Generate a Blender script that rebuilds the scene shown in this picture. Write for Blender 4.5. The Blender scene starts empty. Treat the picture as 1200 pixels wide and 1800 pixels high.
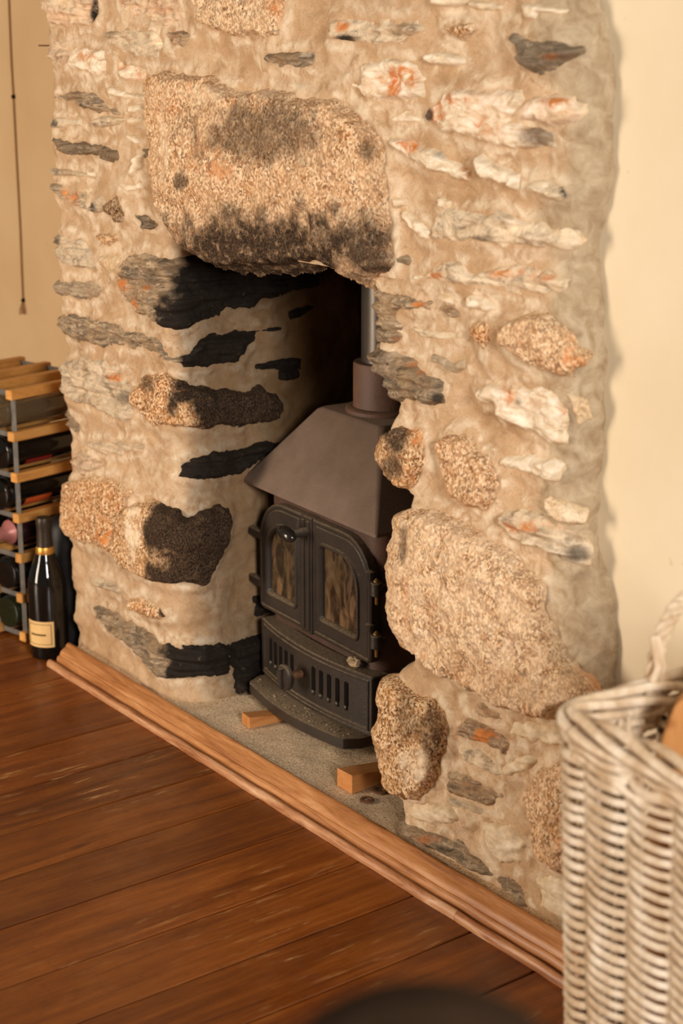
import bpy, bmesh, random
import numpy as np
from math import *
from mathutils import Vector, Matrix

SC = bpy.context.scene
COL = SC.collection
random.seed(7)
RNG = np.random.default_rng(11)

# ---------------------------------------------------------------- camera
F_PX = 2970.0; CAM_H = 1.36; PITCH = atan(850.0 / F_PX); YAW = radians(36.8)
HD = np.array([-cos(YAW), sin(YAW), 0.0]); RT = np.array([sin(YAW), cos(YAW), 0.0]); UP = np.array([0, 0, 1.0])
FW = HD * cos(PITCH) - UP * sin(PITCH); U2 = HD * sin(PITCH) + UP * cos(PITCH)
CPOS = np.array([0, 0, CAM_H])
cd = bpy.data.cameras.new('camera'); cam = bpy.data.objects.new('camera', cd); COL.objects.link(cam)
cd.sensor_fit = 'VERTICAL'; cd.sensor_height = 36.0; cd.sensor_width = 24.0
cd.lens = F_PX / 1800.0 * 36.0
cam.matrix_world = Matrix(((RT[0], U2[0], -FW[0], 0), (RT[1], U2[1], -FW[1], 0), (RT[2], U2[2], -FW[2], CAM_H), (0, 0, 0, 1)))
cd.dof.use_dof = True; cd.dof.focus_distance = 2.95; cd.dof.aperture_fstop = 3.8
cd.clip_start = 0.05
SC.camera = cam

# ---------------------------------------------------------------- world, lights, exposure
w = bpy.data.worlds.new('world'); SC.world = w; w.use_nodes = True
w.node_tree.nodes['Background'].inputs[0].default_value = (1.0, 0.88, 0.72, 1)
w.node_tree.nodes['Background'].inputs[1].default_value = 0.085

def area(name, loc, aim, sx, sy, power, col):
    l = bpy.data.lights.new(name, 'AREA'); l.shape = 'RECTANGLE'; l.size = sx; l.size_y = sy
    l.energy = power; l.color = col
    o = bpy.data.objects.new(name, l); COL.objects.link(o)
    o.location = loc
    o.rotation_euler = (Vector(aim) - Vector(loc)).to_track_quat('-Z', 'Y').to_euler()
    return o
area('window_light_front', (-3.5, -1.9, 1.05), (-2.4, 1.65, 0.75), 0.8, 1.8, 86, (1.0, 0.84, 0.67))
area('window_light_side', (1.7, 0.0, 1.85), (-1.9, 1.6, 0.6), 0.7, 1.0, 100, (1.0, 0.95, 0.89))
SC.view_settings.view_transform = 'Standard'
try: SC.view_settings.look = 'None'
except Exception: pass
SC.view_settings.gamma = 1.0
SC.view_settings.exposure = 0.58
SC.view_settings.use_curve_mapping = False
SC.cycles.max_bounces = 6; SC.cycles.diffuse_bounces = 3; SC.cycles.glossy_bounces = 3

# ---------------------------------------------------------------- pixel helpers (layout measured on the photograph)
def ray(u, v): return FW + RT * (u - 600.0) / F_PX + U2 * (900.0 - v) / F_PX
def onz(u, v, z=0.0):
    d = ray(u, v); return CPOS + d * (z - CAM_H) / d[2]
def ony(u, v, y):
    d = ray(u, v); return CPOS + d * y / d[1]
def onx(u, v, x):
    d = ray(u, v); return CPOS + d * x / d[0]
def project(P):
    q = P - CPOS; z = q @ FW
    return np.stack([600 + F_PX * (q @ RT) / z, 900 - F_PX * (q @ U2) / z], -1)

# ---------------------------------------------------------------- noise
TAB = RNG.random((256, 256))
def vnoise(x, y, s=0):
    x = np.asarray(x, float) + s * 17.31; y = np.asarray(y, float) + s * 9.77
    ix = np.floor(x).astype(int); iy = np.floor(y).astype(int); fx = x - ix; fy = y - iy
    fx = fx * fx * (3 - 2 * fx); fy = fy * fy * (3 - 2 * fy)
    a = TAB[ix & 255, iy & 255]; b = TAB[(ix + 1) & 255, iy & 255]; c = TAB[ix & 255, (iy + 1) & 255]; d = TAB[(ix + 1) & 255, (iy + 1) & 255]
    return (a * (1 - fx) + b * fx) * (1 - fy) + (c * (1 - fx) + d * fx) * fy * 1.0 - 0.5
def fbm(x, y, s=0, o=4):
    r = 0; a = 1.0; f = 1.0
    for i in range(o):
        r = r + a * vnoise(x * f, y * f, s + i * 3.1); a *= 0.5; f *= 2.03
    return r
def sstep(a, b, x):
    t = np.clip((x - a) / (b - a), 0, 1); return t * t * (3 - 2 * t)
def sdf(px, py, poly):
    d = np.full(px.shape, 1e9); ins = np.zeros(px.shape, bool); n = len(poly)
    for i in range(n):
        ax, ay = poly[i]; bx, by = poly[(i + 1) % n]
        ex, ey = bx - ax, by - ay; L = ex * ex + ey * ey + 1e-12
        t = np.clip(((px - ax) * ex + (py - ay) * ey) / L, 0, 1)
        d = np.minimum(d, np.hypot(px - ax - ex * t, py - ay - ey * t))
        c = (ay > py) != (by > py)
        xi = ax + (py - ay) * ex / (ey if abs(ey) > 1e-9 else 1e-9)
        ins ^= c & (px < xi)
    return np.where(ins, d, -d)

# ---------------------------------------------------------------- mesh helpers
def link_mesh(name, verts, faces, mat, parent=None, smooth=True, attr=None, loc=None):
    me = bpy.data.meshes.new(name)
    verts = np.asarray(verts, float)
    me.from_pydata(verts.tolist() if len(faces) < 3000 else verts.tolist(), [], faces if isinstance(faces, list) else faces.tolist())
    if attr is not None:
        at = me.color_attributes.new('stain', 'FLOAT_COLOR', 'POINT')
        at.data.foreach_set('color', np.asarray(attr, np.float32).ravel())
    if smooth: me.polygons.foreach_set('use_smooth', [True] * len(me.polygons))
    me.update()
    if mat: me.materials.append(mat)
    o = bpy.data.objects.new(name, me); COL.objects.link(o)
    if parent: o.parent = parent
    if loc is not None: o.location = loc
    return o
def empty(name, loc, label=None, cat=None, group=None, rz=0.0):
    o = bpy.data.objects.new(name, None); COL.objects.link(o); o.location = loc; o.rotation_euler = (0, 0, rz)
    o.empty_display_size = 0.05
    tag(o, label, cat, group); return o
def tag(o, label=None, cat=None, group=None, kind=None):
    if label: o['label'] = label
    if cat: o['category'] = cat
    if group: o['group'] = group
    if kind: o['kind'] = kind
    return o
class MB:
    def __init__(s): s.v = []; s.f = []
    def add(s, verts, faces):
        k = len(s.v); s.v += [tuple(float(c) for c in p) for p in verts]; s.f += [tuple(i + k for i in f) for f in faces]; return s
    def loft(s, loops, cap0=True, cap1=True, closed=False):
        n = len(loops[0]); V = [p for l in loops for p in l]; Fc = []
        m = len(loops); rng = range(m if closed else m - 1)
        for i in rng:
            j = (i + 1) % m
            for k in range(n):
                k2 = (k + 1) % n
                Fc.append((i * n + k, i * n + k2, j * n + k2, j * n + k))
        if not closed:
            if cap0: Fc.append(tuple(range(n))[::-1])
            if cap1: Fc.append(tuple((m - 1) * n + k for k in range(n)))
        return s.add(V, Fc)
    def box(s, x0, x1, y0, y1, z0, z1, b=0.002):
        b = min(b, (x1 - x0) * .45, (y1 - y0) * .45, (z1 - z0) * .45)
        def lp(i, z): return [(x0 + i + (b - i) * 0, y0 + b, z), (x0 + b, y0 + i, z), (x1 - b, y0 + i, z), (x1 - i, y0 + b, z), (x1 - i, y1 - b, z), (x1 - b, y1 - i, z), (x0 + b, y1 - i, z), (x0 + i, y1 - b, z)]
        def lpi(z): return [(x0 + b, y0 + b, z), (x0 + b, y0 + b, z), (x1 - b, y0 + b, z), (x1 - b, y0 + b, z), (x1 - b, y1 - b, z), (x1 - b, y1 - b, z), (x0 + b, y1 - b, z), (x0 + b, y1 - b, z)]
        L = [lpi(z0)]; L[0] = [(x0 + b, y0 + b, z0), (x0 + b, y0 + b + 1e-5, z0), (x1 - b, y0 + b, z0), (x1 - b, y0 + b + 1e-5, z0), (x1 - b, y1 - b, z0), (x1 - b, y1 - b - 1e-5, z0), (x0 + b, y1 - b, z0), (x0 + b, y1 - b - 1e-5, z0)]
        s.loft([lpb(x0, x1, y0, y1, b, b, z0), lpb(x0, x1, y0, y1, 0, b, z0 + b), lpb(x0, x1, y0, y1, 0, b, z1 - b), lpb(x0, x1, y0, y1, b, b, z1)]); return s
    def lathe(s, prof, cx=0, cy=0, n=24, axis='z', o=(0, 0, 0)):
        loops = []
        for r, h in prof:
            r = max(r, 1e-5)
            lp = []
            for k in range(n):
                a = 2 * pi * k / n; c, d = r * cos(a), r * sin(a)
                if axis == 'z': lp.append((o[0] + c, o[1] + d, o[2] + h))
                elif axis == 'y': lp.append((o[0] + c, o[1] + h, o[2] - d))
                else: lp.append((o[0] + h, o[1] + c, o[2] + d))
            loops.append(lp)
        return s.loft(loops)
    def tube(s, pts, rad, n=8, cap=True):
        pts = [Vector(p) for p in pts]; m = len(pts)
        rs = rad if hasattr(rad, '__len__') else [rad] * m
        T = []
        for i in range(m):
            a = pts[max(i - 1, 0)]; b = pts[min(i + 1, m - 1)]; T.append((b - a).normalized())
        ref = Vector((0, 0, 1)) if abs(T[0].z) < .9 else Vector((1, 0, 0))
        nrm = (ref - T[0] * ref.dot(T[0])).normalized(); loops = []
        for i in range(m):
            nrm = (nrm - T[i] * nrm.dot(T[i]))
            nrm = nrm.normalized() if nrm.length > 1e-6 else T[i].orthogonal().normalized()
            bi = T[i].cross(nrm)
            loops.append([tuple(pts[i] + (nrm * cos(2 * pi * k / n) + bi * sin(2 * pi * k / n)) * rs[i]) for k in range(n)])
        return s.loft(loops, cap, cap)
    def build(s, name, mat, parent=None, smooth=True, angle=35, **kw):
        me = bpy.data.meshes.new(name); me.from_pydata(s.v, [], s.f)
        bm = bmesh.new(); bm.from_mesh(me); bmesh.ops.recalc_face_normals(bm, faces=bm.faces); bm.to_mesh(me); bm.free()
        if smooth:
            me.polygons.foreach_set('use_smooth', [True] * len(me.polygons))
            try: me.set_sharp_from_angle(angle=radians(angle))
            except Exception: pass
        if mat: me.materials.append(mat)
        o = bpy.data.objects.new(name, me); COL.objects.link(o)
        if parent: o.parent = parent
        tag(o, **kw); return o
def lpb(x0, x1, y0, y1, i, b, z):
    return [(x0 + i, y0 + b, z), (x0 + b, y0 + i, z), (x1 - b, y0 + i, z), (x1 - i, y0 + b, z), (x1 - i, y1 - b, z), (x1 - b, y1 - i, z), (x0 + b, y1 - i, z), (x0 + i, y1 - b, z)] if i < b else \
           [(x0 + b, y0 + b, z), (x0 + b + 1e-4, y0 + b, z), (x1 - b - 1e-4, y0 + b, z), (x1 - b, y0 + b, z), (x1 - b, y1 - b, z), (x1 - b - 1e-4, y1 - b, z), (x0 + b + 1e-4, y1 - b, z), (x0 + b, y1 - b, z)]
def copy_tree(o, parent=None):
    c = o.copy(); COL.objects.link(c)
    if parent: c.parent = parent
    for ch in list(o.children): copy_tree(ch, c)
    return c

# ---------------------------------------------------------------- materials
def lin(r, g, b):
    f = lambda c: (c / 12.92 if c <= .04045 else ((c + .055) / 1.055) ** 2.4)
    return (f(r / 255), f(g / 255), f(b / 255), 1)
class NT:
    def __init__(s, name, rough=.8, metal=0.0, spec=.3):
        s.m = bpy.data.materials.new(name); s.m.use_nodes = True; s.t = s.m.node_tree
        s.b = s.t.nodes['Principled BSDF']; s.set('Roughness', rough); s.set('Metallic', metal); s.set('Specular IOR Level', spec)
    def set(s, k, v):
        if hasattr(v, 'is_linked') or isinstance(v, bpy.types.NodeSocket): s.t.links.new(v, s.b.inputs[k])
        else: s.b.inputs[k].default_value = v
    def put(s, sock, v):
        if isinstance(v, bpy.types.NodeSocket): s.t.links.new(v, sock)
        elif v is not None: sock.default_value = v
    def n(s, typ, **pr):
        nd = s.t.nodes.new('ShaderNode' + typ)
        for k, v in pr.items(): setattr(nd, k, v)
        return nd
    def pos(s, sc=(1, 1, 1), obj=False):
        g = s.n('TexCoord').outputs['Object'] if obj else s.n('NewGeometry').outputs['Position']
        v = s.n('VectorMath', operation='MULTIPLY'); s.put(v.inputs[0], g); v.inputs[1].default_value = sc; return v.outputs[0]
    def addv(s, a, b):
        v = s.n('VectorMath', operation='ADD'); s.put(v.inputs[0], a); s.put(v.inputs[1], b); return v.outputs[0]
    def noise(s, vec, scale, det=4, rough=.6, dist=0.0):
        t = s.n('TexNoise'); s.put(t.inputs['Vector'], vec); t.inputs['Scale'].default_value = scale; t.inputs['Detail'].default_value = det
        t.inputs['Roughness'].default_value = rough; t.inputs['Distortion'].default_value = dist; return t.outputs['Fac']
    def voro(s, vec, scale, feat='F1', out='Distance'):
        t = s.n('TexVoronoi', feature=feat); s.put(t.inputs['Vector'], vec); t.inputs['Scale'].default_value = scale; return t.outputs[out]
    def mr(s, v, a, b, c=0.0, d=1.0):
        t = s.n('MapRange'); s.put(t.inputs[0], v)
        for i, x in enumerate((a, b, c, d)): t.inputs[i + 1].default_value = x
        return t.outputs[0]
    def math(s, op, a, b=0.0, clamp=False):
        t = s.n('Math', operation=op, use_clamp=clamp); s.put(t.inputs[0], a); s.put(t.inputs[1], b); return t.outputs[0]
    def mix(s, f, a, b, mode='MIX'):
        t = s.n('Mix', data_type='RGBA', blend_type=mode); s.put(t.inputs[0], f); s.put(t.inputs[6], a); s.put(t.inputs[7], b); return t.outputs[2]
    def ramp(s, f, stops):
        t = s.n('ValToRGB'); s.put(t.inputs[0], f); e = t.color_ramp.elements
        while len(e) < len(stops): e.new(.5)
        for i, (p, c) in enumerate(stops): e[i].position = p; e[i].color = c
        return t.outputs[0]
    def attr(s, name='stain'):
        a = s.n('Attribute', attribute_name=name); sp = s.n('SeparateColor'); s.t.links.new(a.outputs['Color'], sp.inputs[0])
        return sp.outputs[0], sp.outputs[1], sp.outputs[2], a.outputs['Alpha']
    def rand(s): return s.n('ObjectInfo').outputs['Random']
    def col(s, c): s.set('Base Color', c); return s
    def bump(s, h, strength=.4, dist=.003):
        b = s.n('Bump'); b.inputs['Strength'].default_value = strength; b.inputs['Distance'].default_value = dist
        s.put(b.inputs['Height'], h); s.t.links.new(b.outputs[0], s.b.inputs['Normal']); return s
def plain(name, c, rough=.6, metal=0.0, spec=.4, nscale=60, var=.25, bump=.1):
    m = NT(name, rough, metal, spec); v = m.pos(obj=True)
    n = m.noise(v, nscale, 4)
    d = tuple(x * (1 - var) for x in c[:3]) + (1,); l = tuple(min(1, x * (1 + var)) for x in c[:3]) + (1,)
    m.col(m.ramp(n, [(.3, d), (.7, l)]))
    if bump: m.bump(n, bump, .002)
    return m.m

MORTAR_C = lin(203, 176, 138)
def mat_mortar():
    m = NT('lime_mortar', .92, 0, .15); v = m.pos(); so, br, gr, pa = m.attr()
    big = m.noise(v, 9, 5, .6, .4); mid = m.noise(v, 38, 7, .68, .6); fine = m.noise(v, 420, 3, .75)
    c = m.mix(m.mr(big, .35, .68), lin(173, 139, 103), lin(203, 171, 136))
    c = m.mix(m.mr(mid, .48, .74, 0, .55), c, lin(216, 193, 162))
    c = m.mix(m.mr(mid, .30, .44, .5, 0), c, lin(146, 117, 84))
    c = m.mix(m.mr(fine, .34, .46, .55, 0), c, lin(128, 98, 66))
    c = m.mix(m.math('MULTIPLY', pa, m.mr(mid, .38, .6), True), c, lin(228, 212, 186))
    g = m.mix(m.mr(mid, .35, .7), lin(150, 128, 100), lin(192, 174, 146))
    c = m.mix(gr, c, g)
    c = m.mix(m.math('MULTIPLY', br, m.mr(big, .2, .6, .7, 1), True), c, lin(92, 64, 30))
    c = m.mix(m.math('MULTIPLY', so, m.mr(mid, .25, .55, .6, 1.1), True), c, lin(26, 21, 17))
    m.col(c)
    h = m.math('ADD', m.math('MULTIPLY', mid, 1.0), m.math('MULTIPLY', fine, .35))
    m.bump(h, .4, .0035); return m.m
def stone_common(m, c, v, so, ru, pa, ed, sootc=lin(32, 24, 17)):
    b1 = m.noise(m.addv(v, (3, 1, 7)), 30, 5, .65, .6); b2 = m.noise(m.addv(v, (9, 4, 2)), 26, 5, .7, 1.2)
    c = m.mix(m.math('MULTIPLY', pa, m.mr(b1, .34, .54, .1, 1.15), True), c, m.mix(m.mr(b2, .3, .7), lin(228, 202, 166), lin(246, 229, 202)))
    c = m.mix(m.math('MULTIPLY', ru, m.mr(b2, .42, .62, 0, 1.2), True), c, m.mix(m.mr(b1, .35, .7), lin(196, 104, 36), lin(212, 146, 84)))
    c = m.mix(m.math('MULTIPLY', ed, m.mr(b1, .3, .6, .3, 1.2), True), c, m.mix(m.mr(b2, .3, .7), lin(192, 162, 120), lin(224, 204, 172)))
    c = m.mix(m.math('MULTIPLY', so, m.mr(m.noise(m.addv(v, (5, 5, 5)), 60, 4, .7), .25, .5, .55, 1.25), True), c, sootc)
    return c
def mat_granite():
    m = NT('granite', .9, 0, .2); v = m.pos(); so, ru, pa, ed = m.attr()
    g1 = m.voro(m.pos((1, 1, .7)), 330, out='Color'); sp = m.n('SeparateColor'); m.t.links.new(g1, sp.inputs[0])
    cell = sp.outputs[0]; n1 = m.noise(m.pos((1, 1, .55)), 420, 3, .75); n2 = m.noise(v, 16, 5, .6)
    c = m.ramp(m.math('ADD', m.math('MULTIPLY', cell, .55), m.math('MULTIPLY', n1, .45)),
               [(.26, lin(84, 56, 33)), (.39, lin(156, 110, 70)), (.52, lin(198, 154, 108)), (.72, lin(236, 210, 174))])
    c = m.mix(m.mr(n2, .35, .65, 0, .4), c, lin(196, 150, 100))
    c = stone_common(m, c, v, so, ru, pa, ed, m.mix(m.mr(n1, .42, .62), lin(22, 17, 13), lin(92, 70, 50)))
    m.col(c)
    h = m.math('ADD', m.noise(m.pos((1, 1, .6)), 120, 4, .75), m.math('MULTIPLY', n1, .5)); m.bump(h, .55, .0028); return m.m
def mat_slate():
    m = NT('slate', .8, 0, .25); v = m.pos(); so, ru, pa, ed = m.attr()
    dv = m.addv(m.pos((9, 9, 80)), m.mix(.5, (0, 0, 0, 1), m.mix(m.noise(v, 14, 3), (0, 0, 0, 1), (5, 5, 9, 1))))
    s1 = m.noise(dv, 2.2, 9, .68, .4); s2 = m.noise(dv, 7, 5, .75, .3); n2 = m.noise(v, 24, 6, .7); sp = m.noise(v, 260, 3, .75)
    c = m.ramp(s1, [(.32, lin(58, 50, 42)), (.42, lin(108, 94, 78)), (.52, lin(154, 134, 110)), (.66, lin(208, 186, 156))])
    c = m.mix(m.mr(n2, .42, .64, 0, .6), c, lin(176, 142, 102))
    c = m.mix(m.mr(s2, .34, .43, .7, 0), c, lin(62, 52, 43))
    c = m.mix(m.mr(n2, .28, .40, .6, 0), c, lin(100, 92, 84))
    c = stone_common(m, c, v, so, ru, pa, ed)
    c = m.mix(m.mr(s2, .30, .37, .45, 0), c, lin(70, 58, 48)); c = m.mix(m.mr(sp, .30, .40, .4, 0), c, lin(84, 68, 52))
    m.col(c); m.bump(m.math('ADD', s1, m.math('MULTIPLY', s2, .6)), .45, .003); return m.m
def mat_quartz():
    m = NT('quartz', .75, 0, .3); v = m.pos(); so, ru, pa, ed = m.attr()
    s1 = m.noise(m.pos((14, 14, 34)), 2.0, 6, .65, .8)
    c = m.ramp(s1, [(.32, lin(186, 160, 128)), (.46, lin(224, 204, 174)), (.64, lin(246, 234, 214))])
    c = m.mix(m.mr(m.noise(m.pos((1, 1, 2)), 70, 6, .8), .32, .42, .6, 0), c, lin(140, 110, 80))
    c = stone_common(m, c, v, so, ru, pa, ed)
    m.col(c); m.bump(s1, .5, .006); return m.m
def mat_plaster(name='cream_plaster', c0=(218, 200, 168), c1=(226, 210, 181)):
    m = NT(name, .75, 0, .2); v = m.pos()
    n = m.noise(v, 3, 5, .6); f = m.noise(v, 60, 4, .6)
    c = m.mix(m.mr(n, .3, .7), lin(*c0), lin(*c1))
    c = m.mix(m.mr(m.noise(v, 22, 3, .7), .24, .30, .5, 0), c, lin(190, 158, 118))
    m.col(c); m.bump(m.math('ADD', f, m.math('MULTIPLY', n, 2)), .12, .004); return m.m
def wood(name, stops, axis=1, rough=.4, spec=.5, wear=None, bump=.12, sc=1.0, coat=0.0):
    m = NT(name, rough, 0, spec)
    g = m.n('NewGeometry').outputs['Position']; r = m.rand()
    cm = m.n('CombineXYZ'); m.put(cm.inputs[0], m.math('MULTIPLY', r, 7.3)); m.put(cm.inputs[1], m.math('MULTIPLY', r, 3.1)); m.put(cm.inputs[2], m.math('MULTIPLY', r, 5.7))
    s = [26 * sc] * 3; s[axis] = 2.2 * sc
    vm = m.n('VectorMath', operation='MULTIPLY'); m.put(vm.inputs[0], m.addv(g, cm.outputs[0])); vm.inputs[1].default_value = s; v = vm.outputs[0]
    a = m.noise(v, 1.0, 6, .6, .9); fine = m.noise(v, 7, 3, .7, .2)
    c = m.ramp(m.math('ADD', m.math('MULTIPLY', a, .75), m.math('MULTIPLY', fine, .25)), stops)
    tone = m.mr(r, 0, 1, .82, 1.15); hs = m.n('HueSaturation'); m.put(hs.inputs['Value'], tone); m.put(hs.inputs['Color'], c); c = hs.outputs[0]
    gp = m.addv(g, (0, 0, 0))
    kn = m.voro(m.pos((9, 3.2, 9) if axis == 1 else (3.2, 9, 9)), 1.0)
    c = m.mix(m.mr(kn, .03, .085, .75, 0), c, stops[0][1])
    if wear:
        sv = [60, 60, 60]; sv[axis] = 7
        w1 = m.noise(m.pos(tuple(sv)), 1.0, 5, .7, .3); w2 = m.noise(g, 3.2, 3, .6)
        wf = m.math('MULTIPLY', m.mr(w1, .57, .68), m.mr(w2, .50, .66), True)
        c = m.mix(m.math('MULTIPLY', wf, .75), c, wear)
        c = m.mix(m.mr(m.noise(g, 55, 5, .75), .32, .42, .45, 0), c, lin(84, 38, 10))
        w3 = m.noise(g, 5.0, 4, .6, .5)
        c = m.mix(m.mr(w3, .56, .72, 0, .45), c, lin(96, 44, 20))
        m.set('Roughness', m.mr(m.noise(g, 12, 5, .7), .3, .7, rough - .08, rough + .22))
    m.col(c); m.bump(m.math('ADD', fine, m.math('MULTIPLY', a, .6)), bump, .002)
    if coat: m.set('Coat Weight', coat); m.set('Coat Roughness', .22)
    return m.m
def mat_hearth():
    m = NT('hearth_concrete', .9, 0, .2); v = m.pos()
    n = m.noise(v, 300, 3, .7); b = m.noise(v, 12, 4, .6); vo = m.voro(v, 130)
    c = m.ramp(n, [(.34, lin(92, 72, 54)), (.43, lin(200, 170, 134)), (.55, lin(236, 208, 172)), (.68, lin(250, 230, 200))])
    c = m.mix(m.mr(b, .35, .65, 0, .4), c, lin(204, 170, 130))
    m.col(c); m.bump(m.math('ADD', n, m.noise(v, 90, 4, .7)), .5, .0022); return m.m
def mat_castiron(name, c0, c1, rough=.55, dust=.3):
    m = NT(name, rough, .0, .45); v = m.pos()
    n = m.noise(v, 260, 3, .6); b = m.noise(v, 14, 5, .65)
    c = m.mix(m.mr(b, .3, .7), c0, c1)
    if dust:
        nz = m.n('SeparateXYZ'); m.t.links.new(m.n('NewGeometry').outputs['Normal'], nz.inputs[0])
        up = m.mr(nz.outputs[2], .25, .9, 0, 1)
        d = m.math('MULTIPLY', up, m.mr(m.noise(v, 190, 5, .75), .32, .62, .1, dust * 2.2), True)
        c = m.mix(d, c, lin(150, 130, 104))
        sp = m.mr(m.noise(v, 75, 6, .75), .64, .76, 0, dust)
        c = m.mix(sp, c, lin(150, 134, 112))
    m.col(c); m.bump(n, .35, .0015); return m.m
def mat_glass_pane():
    m = NT('smoked_glass_reflections', .12, 0, .5); v = m.pos()
    z = m.n('SeparateXYZ'); m.t.links.new(v, z.inputs[0])
    st = m.noise(m.pos((38, 38, 15)), 1.0, 3, .5, 1.0); sp = m.noise(v, 260, 2, .7)
    low = m.mr(z.outputs[2], .26, .40, 1.0, .15)  # streaks stronger low down: soot deposit and soft reflections painted together
    f = m.math('MULTIPLY', m.mr(st, .46, .66), low, True)
    c = m.mix(m.math('MULTIPLY', f, .75), lin(42, 33, 24), lin(146, 106, 64))
    c = m.mix(m.mr(m.noise(m.pos((30, 30, 13)), 1.3, 4, .6, .8), .44, .60, 0, .7), c, lin(96, 76, 50))
    c = m.mix(m.mr(sp, .70, .76, 0, .6), c, lin(200, 180, 150))
    m.col(c); m.set('Roughness', m.mr(st, .35, .6, .10, .5)); return m.m
def mat_wicker():
    m = NT('grey_willow', .6, 0, .3); v = m.pos()
    a = m.noise(m.pos((30, 30, 12)), 1.0, 5, .6); f = m.noise(v, 160, 3, .7)
    c = m.ramp(a, [(.32, lin(176, 146, 112)), (.5, lin(206, 184, 156)), (.68, lin(230, 216, 196))])
    c = m.mix(m.mr(f, .3, .42, .4, 0), c, lin(140, 112, 84)); m.col(c); m.bump(f, .3, .002); return m.m
def mat_dark_glass(name, c, tr=0.0):
    m = NT(name, .06, 0, .5); m.col(m.mix(m.mr(m.noise(m.pos(obj=True), 9, 3), .3, .7), c, tuple(x * .6 for x in c[:3]) + (1,)))
    if tr: m.set('Transmission Weight', tr)
    return m.m

M = {}
M['mortar'] = mat_mortar(); M['granite'] = mat_granite(); M['slate'] = mat_slate(); M['quartz'] = mat_quartz()
M['plaster'] = mat_plaster(); M['hearth'] = mat_hearth(); M['plaster_shaded'] = mat_plaster('shaded_cream_plaster', (204, 170, 126), (214, 182, 140))  # left wall: same cream plaster, its weaker light painted in as a darker tone
M['floor'] = wood('stained_pine_boards', [(.28, lin(70, 31, 6)), (.45, lin(112, 56, 12)), (.58, lin(134, 72, 20)), (.75, lin(158, 96, 38))], 1, .30, .5, lin(206, 160, 104), sc=1.0)
M['pine'] = wood('varnished_pine', [(.27, lin(96, 56, 27)), (.42, lin(156, 99, 53)), (.56, lin(186, 128, 78)), (.75, lin(214, 166, 118))], 0, .38, .5, bump=.15, sc=2.0)
M['pine_worn'] = wood('worn_pine_nosing', [(.28, lin(104, 60, 32)), (.42, lin(158, 100, 60)), (.54, lin(196, 142, 100)), (.68, lin(222, 184, 148))], 0, .42, .5, bump=.2, sc=2.6)
M['rackwood'] = wood('rack_pine', [(.25, lin(150, 92, 40)), (.5, lin(206, 146, 76)), (.8, lin(228, 174, 104))], 1, .5, .3, bump=.08)
M['wedge'] = wood('sawn_pine', [(.25, lin(168, 100, 48)), (.5, lin(210, 140, 78)), (.8, lin(226, 164, 104))], 1, .6, .3, sc=1.6, bump=.15)
M['log'] = wood('split_log_wood', [(.25, lin(142, 86, 42)), (.5, lin(204, 142, 84)), (.8, lin(228, 176, 116))], 2, .8, .2, bump=.5)
M['bark'] = plain('log_bark', lin(92, 68, 46), .95, 0, .1, 70, .5, .8)
M['hood'] = mat_castiron('stove_hood_paint', lin(106, 87, 75), lin(126, 105, 92), .55, .12)
M['iron'] = mat_castiron('black_cast_iron', lin(38, 32, 27), lin(56, 46, 38), .42, .32)
M['body'] = mat_castiron('rusty_stove_body', lin(58, 42, 33), lin(88, 60, 46), .6, .15)
M['pipe'] = NT('flue_steel', .3, .75, .5).m
_p = NT('flue_steel_enamel', .34, .55, .5); _p.col(_p.mix(_p.mr(_p.noise(_p.pos((40, 40, 5)), 1, 5), .3, .7), lin(70, 64, 58), lin(104, 96, 88))); M['pipe'] = _p.m
M['collar'] = mat_castiron('rusty_collar', lin(84, 60, 48), lin(110, 78, 62), .6, .1)
M['brass'] = plain('worn_brass', lin(176, 140, 88), .35, .9, .5, 90, .3, .1)
M['pane'] = mat_glass_pane()
M['hole'] = plain('slot_shadow_iron', lin(16, 13, 11), .9, 0, .1)
M['wicker'] = mat_wicker()
M['black'] = plain('sooty_brick', lin(22, 18, 15), .95, 0, .1, 30, .4, .3)
M['steel'] = plain('galvanised_strip', lin(126, 122, 116), .45, .6, .4, 40, .2, .05)
M['bottle'] = mat_dark_glass('black_bottle_glass', lin(20, 18, 15))
M['bottle_green'] = mat_dark_glass('green_bottle_glass', lin(34, 38, 22))
M['bottle_clear'] = mat_dark_glass('clear_bottle_glass', lin(150, 128, 96), .6)
M['bottle_red'] = mat_dark_glass('red_wine_bottle_glass', lin(44, 20, 24))
M['label'] = plain('cream_paper_label', lin(222, 182, 122), .7, 0, .2, 30, .06, 0)
M['label_ink'] = plain('brown_label_ink', lin(92, 66, 36), .7, 0, .2, 30, .1, 0)
M['foil'] = plain('dark_foil', lin(58, 48, 38), .4, .4, .5, 120, .3, .5)
M['gold'] = plain('gold_foil', lin(206, 150, 70), .35, .7, .5, 120, .25, .4)
M['pink'] = plain('pink_capsule', lin(190, 120, 112), .4, .2, .5, 60, .1, .05)
M['purple'] = plain('purple_capsule', lin(72, 34, 58), .35, .2, .5, 60, .15, .05)
M['redlabel'] = plain('red_paper_label', lin(150, 44, 34), .7, 0, .2, 30, .1, 0)
M['orangelabel'] = plain('orange_paper_label', lin(206, 92, 40), .7, 0, .2, 30, .1, 0)
M['darkwood'] = plain('dark_chair_wood', lin(36, 24, 14), .9, 0, .08, 20, .3, .1)
M['tube'] = plain('black_card_tube', lin(22, 20, 20), .5, 0, .3, 20, .1, 0)
M['cable'] = plain('tan_cable', lin(150, 110, 66), .6, 0, .3, 60, .1, 0)
M['rust'] = plain('rusted_steel', lin(112, 78, 56), .75, .3, .3, 120, .4, .4)
M['ash'] = plain('ash', lin(176, 152, 122), .95, 0, .1, 120, .3, .5)

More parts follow.
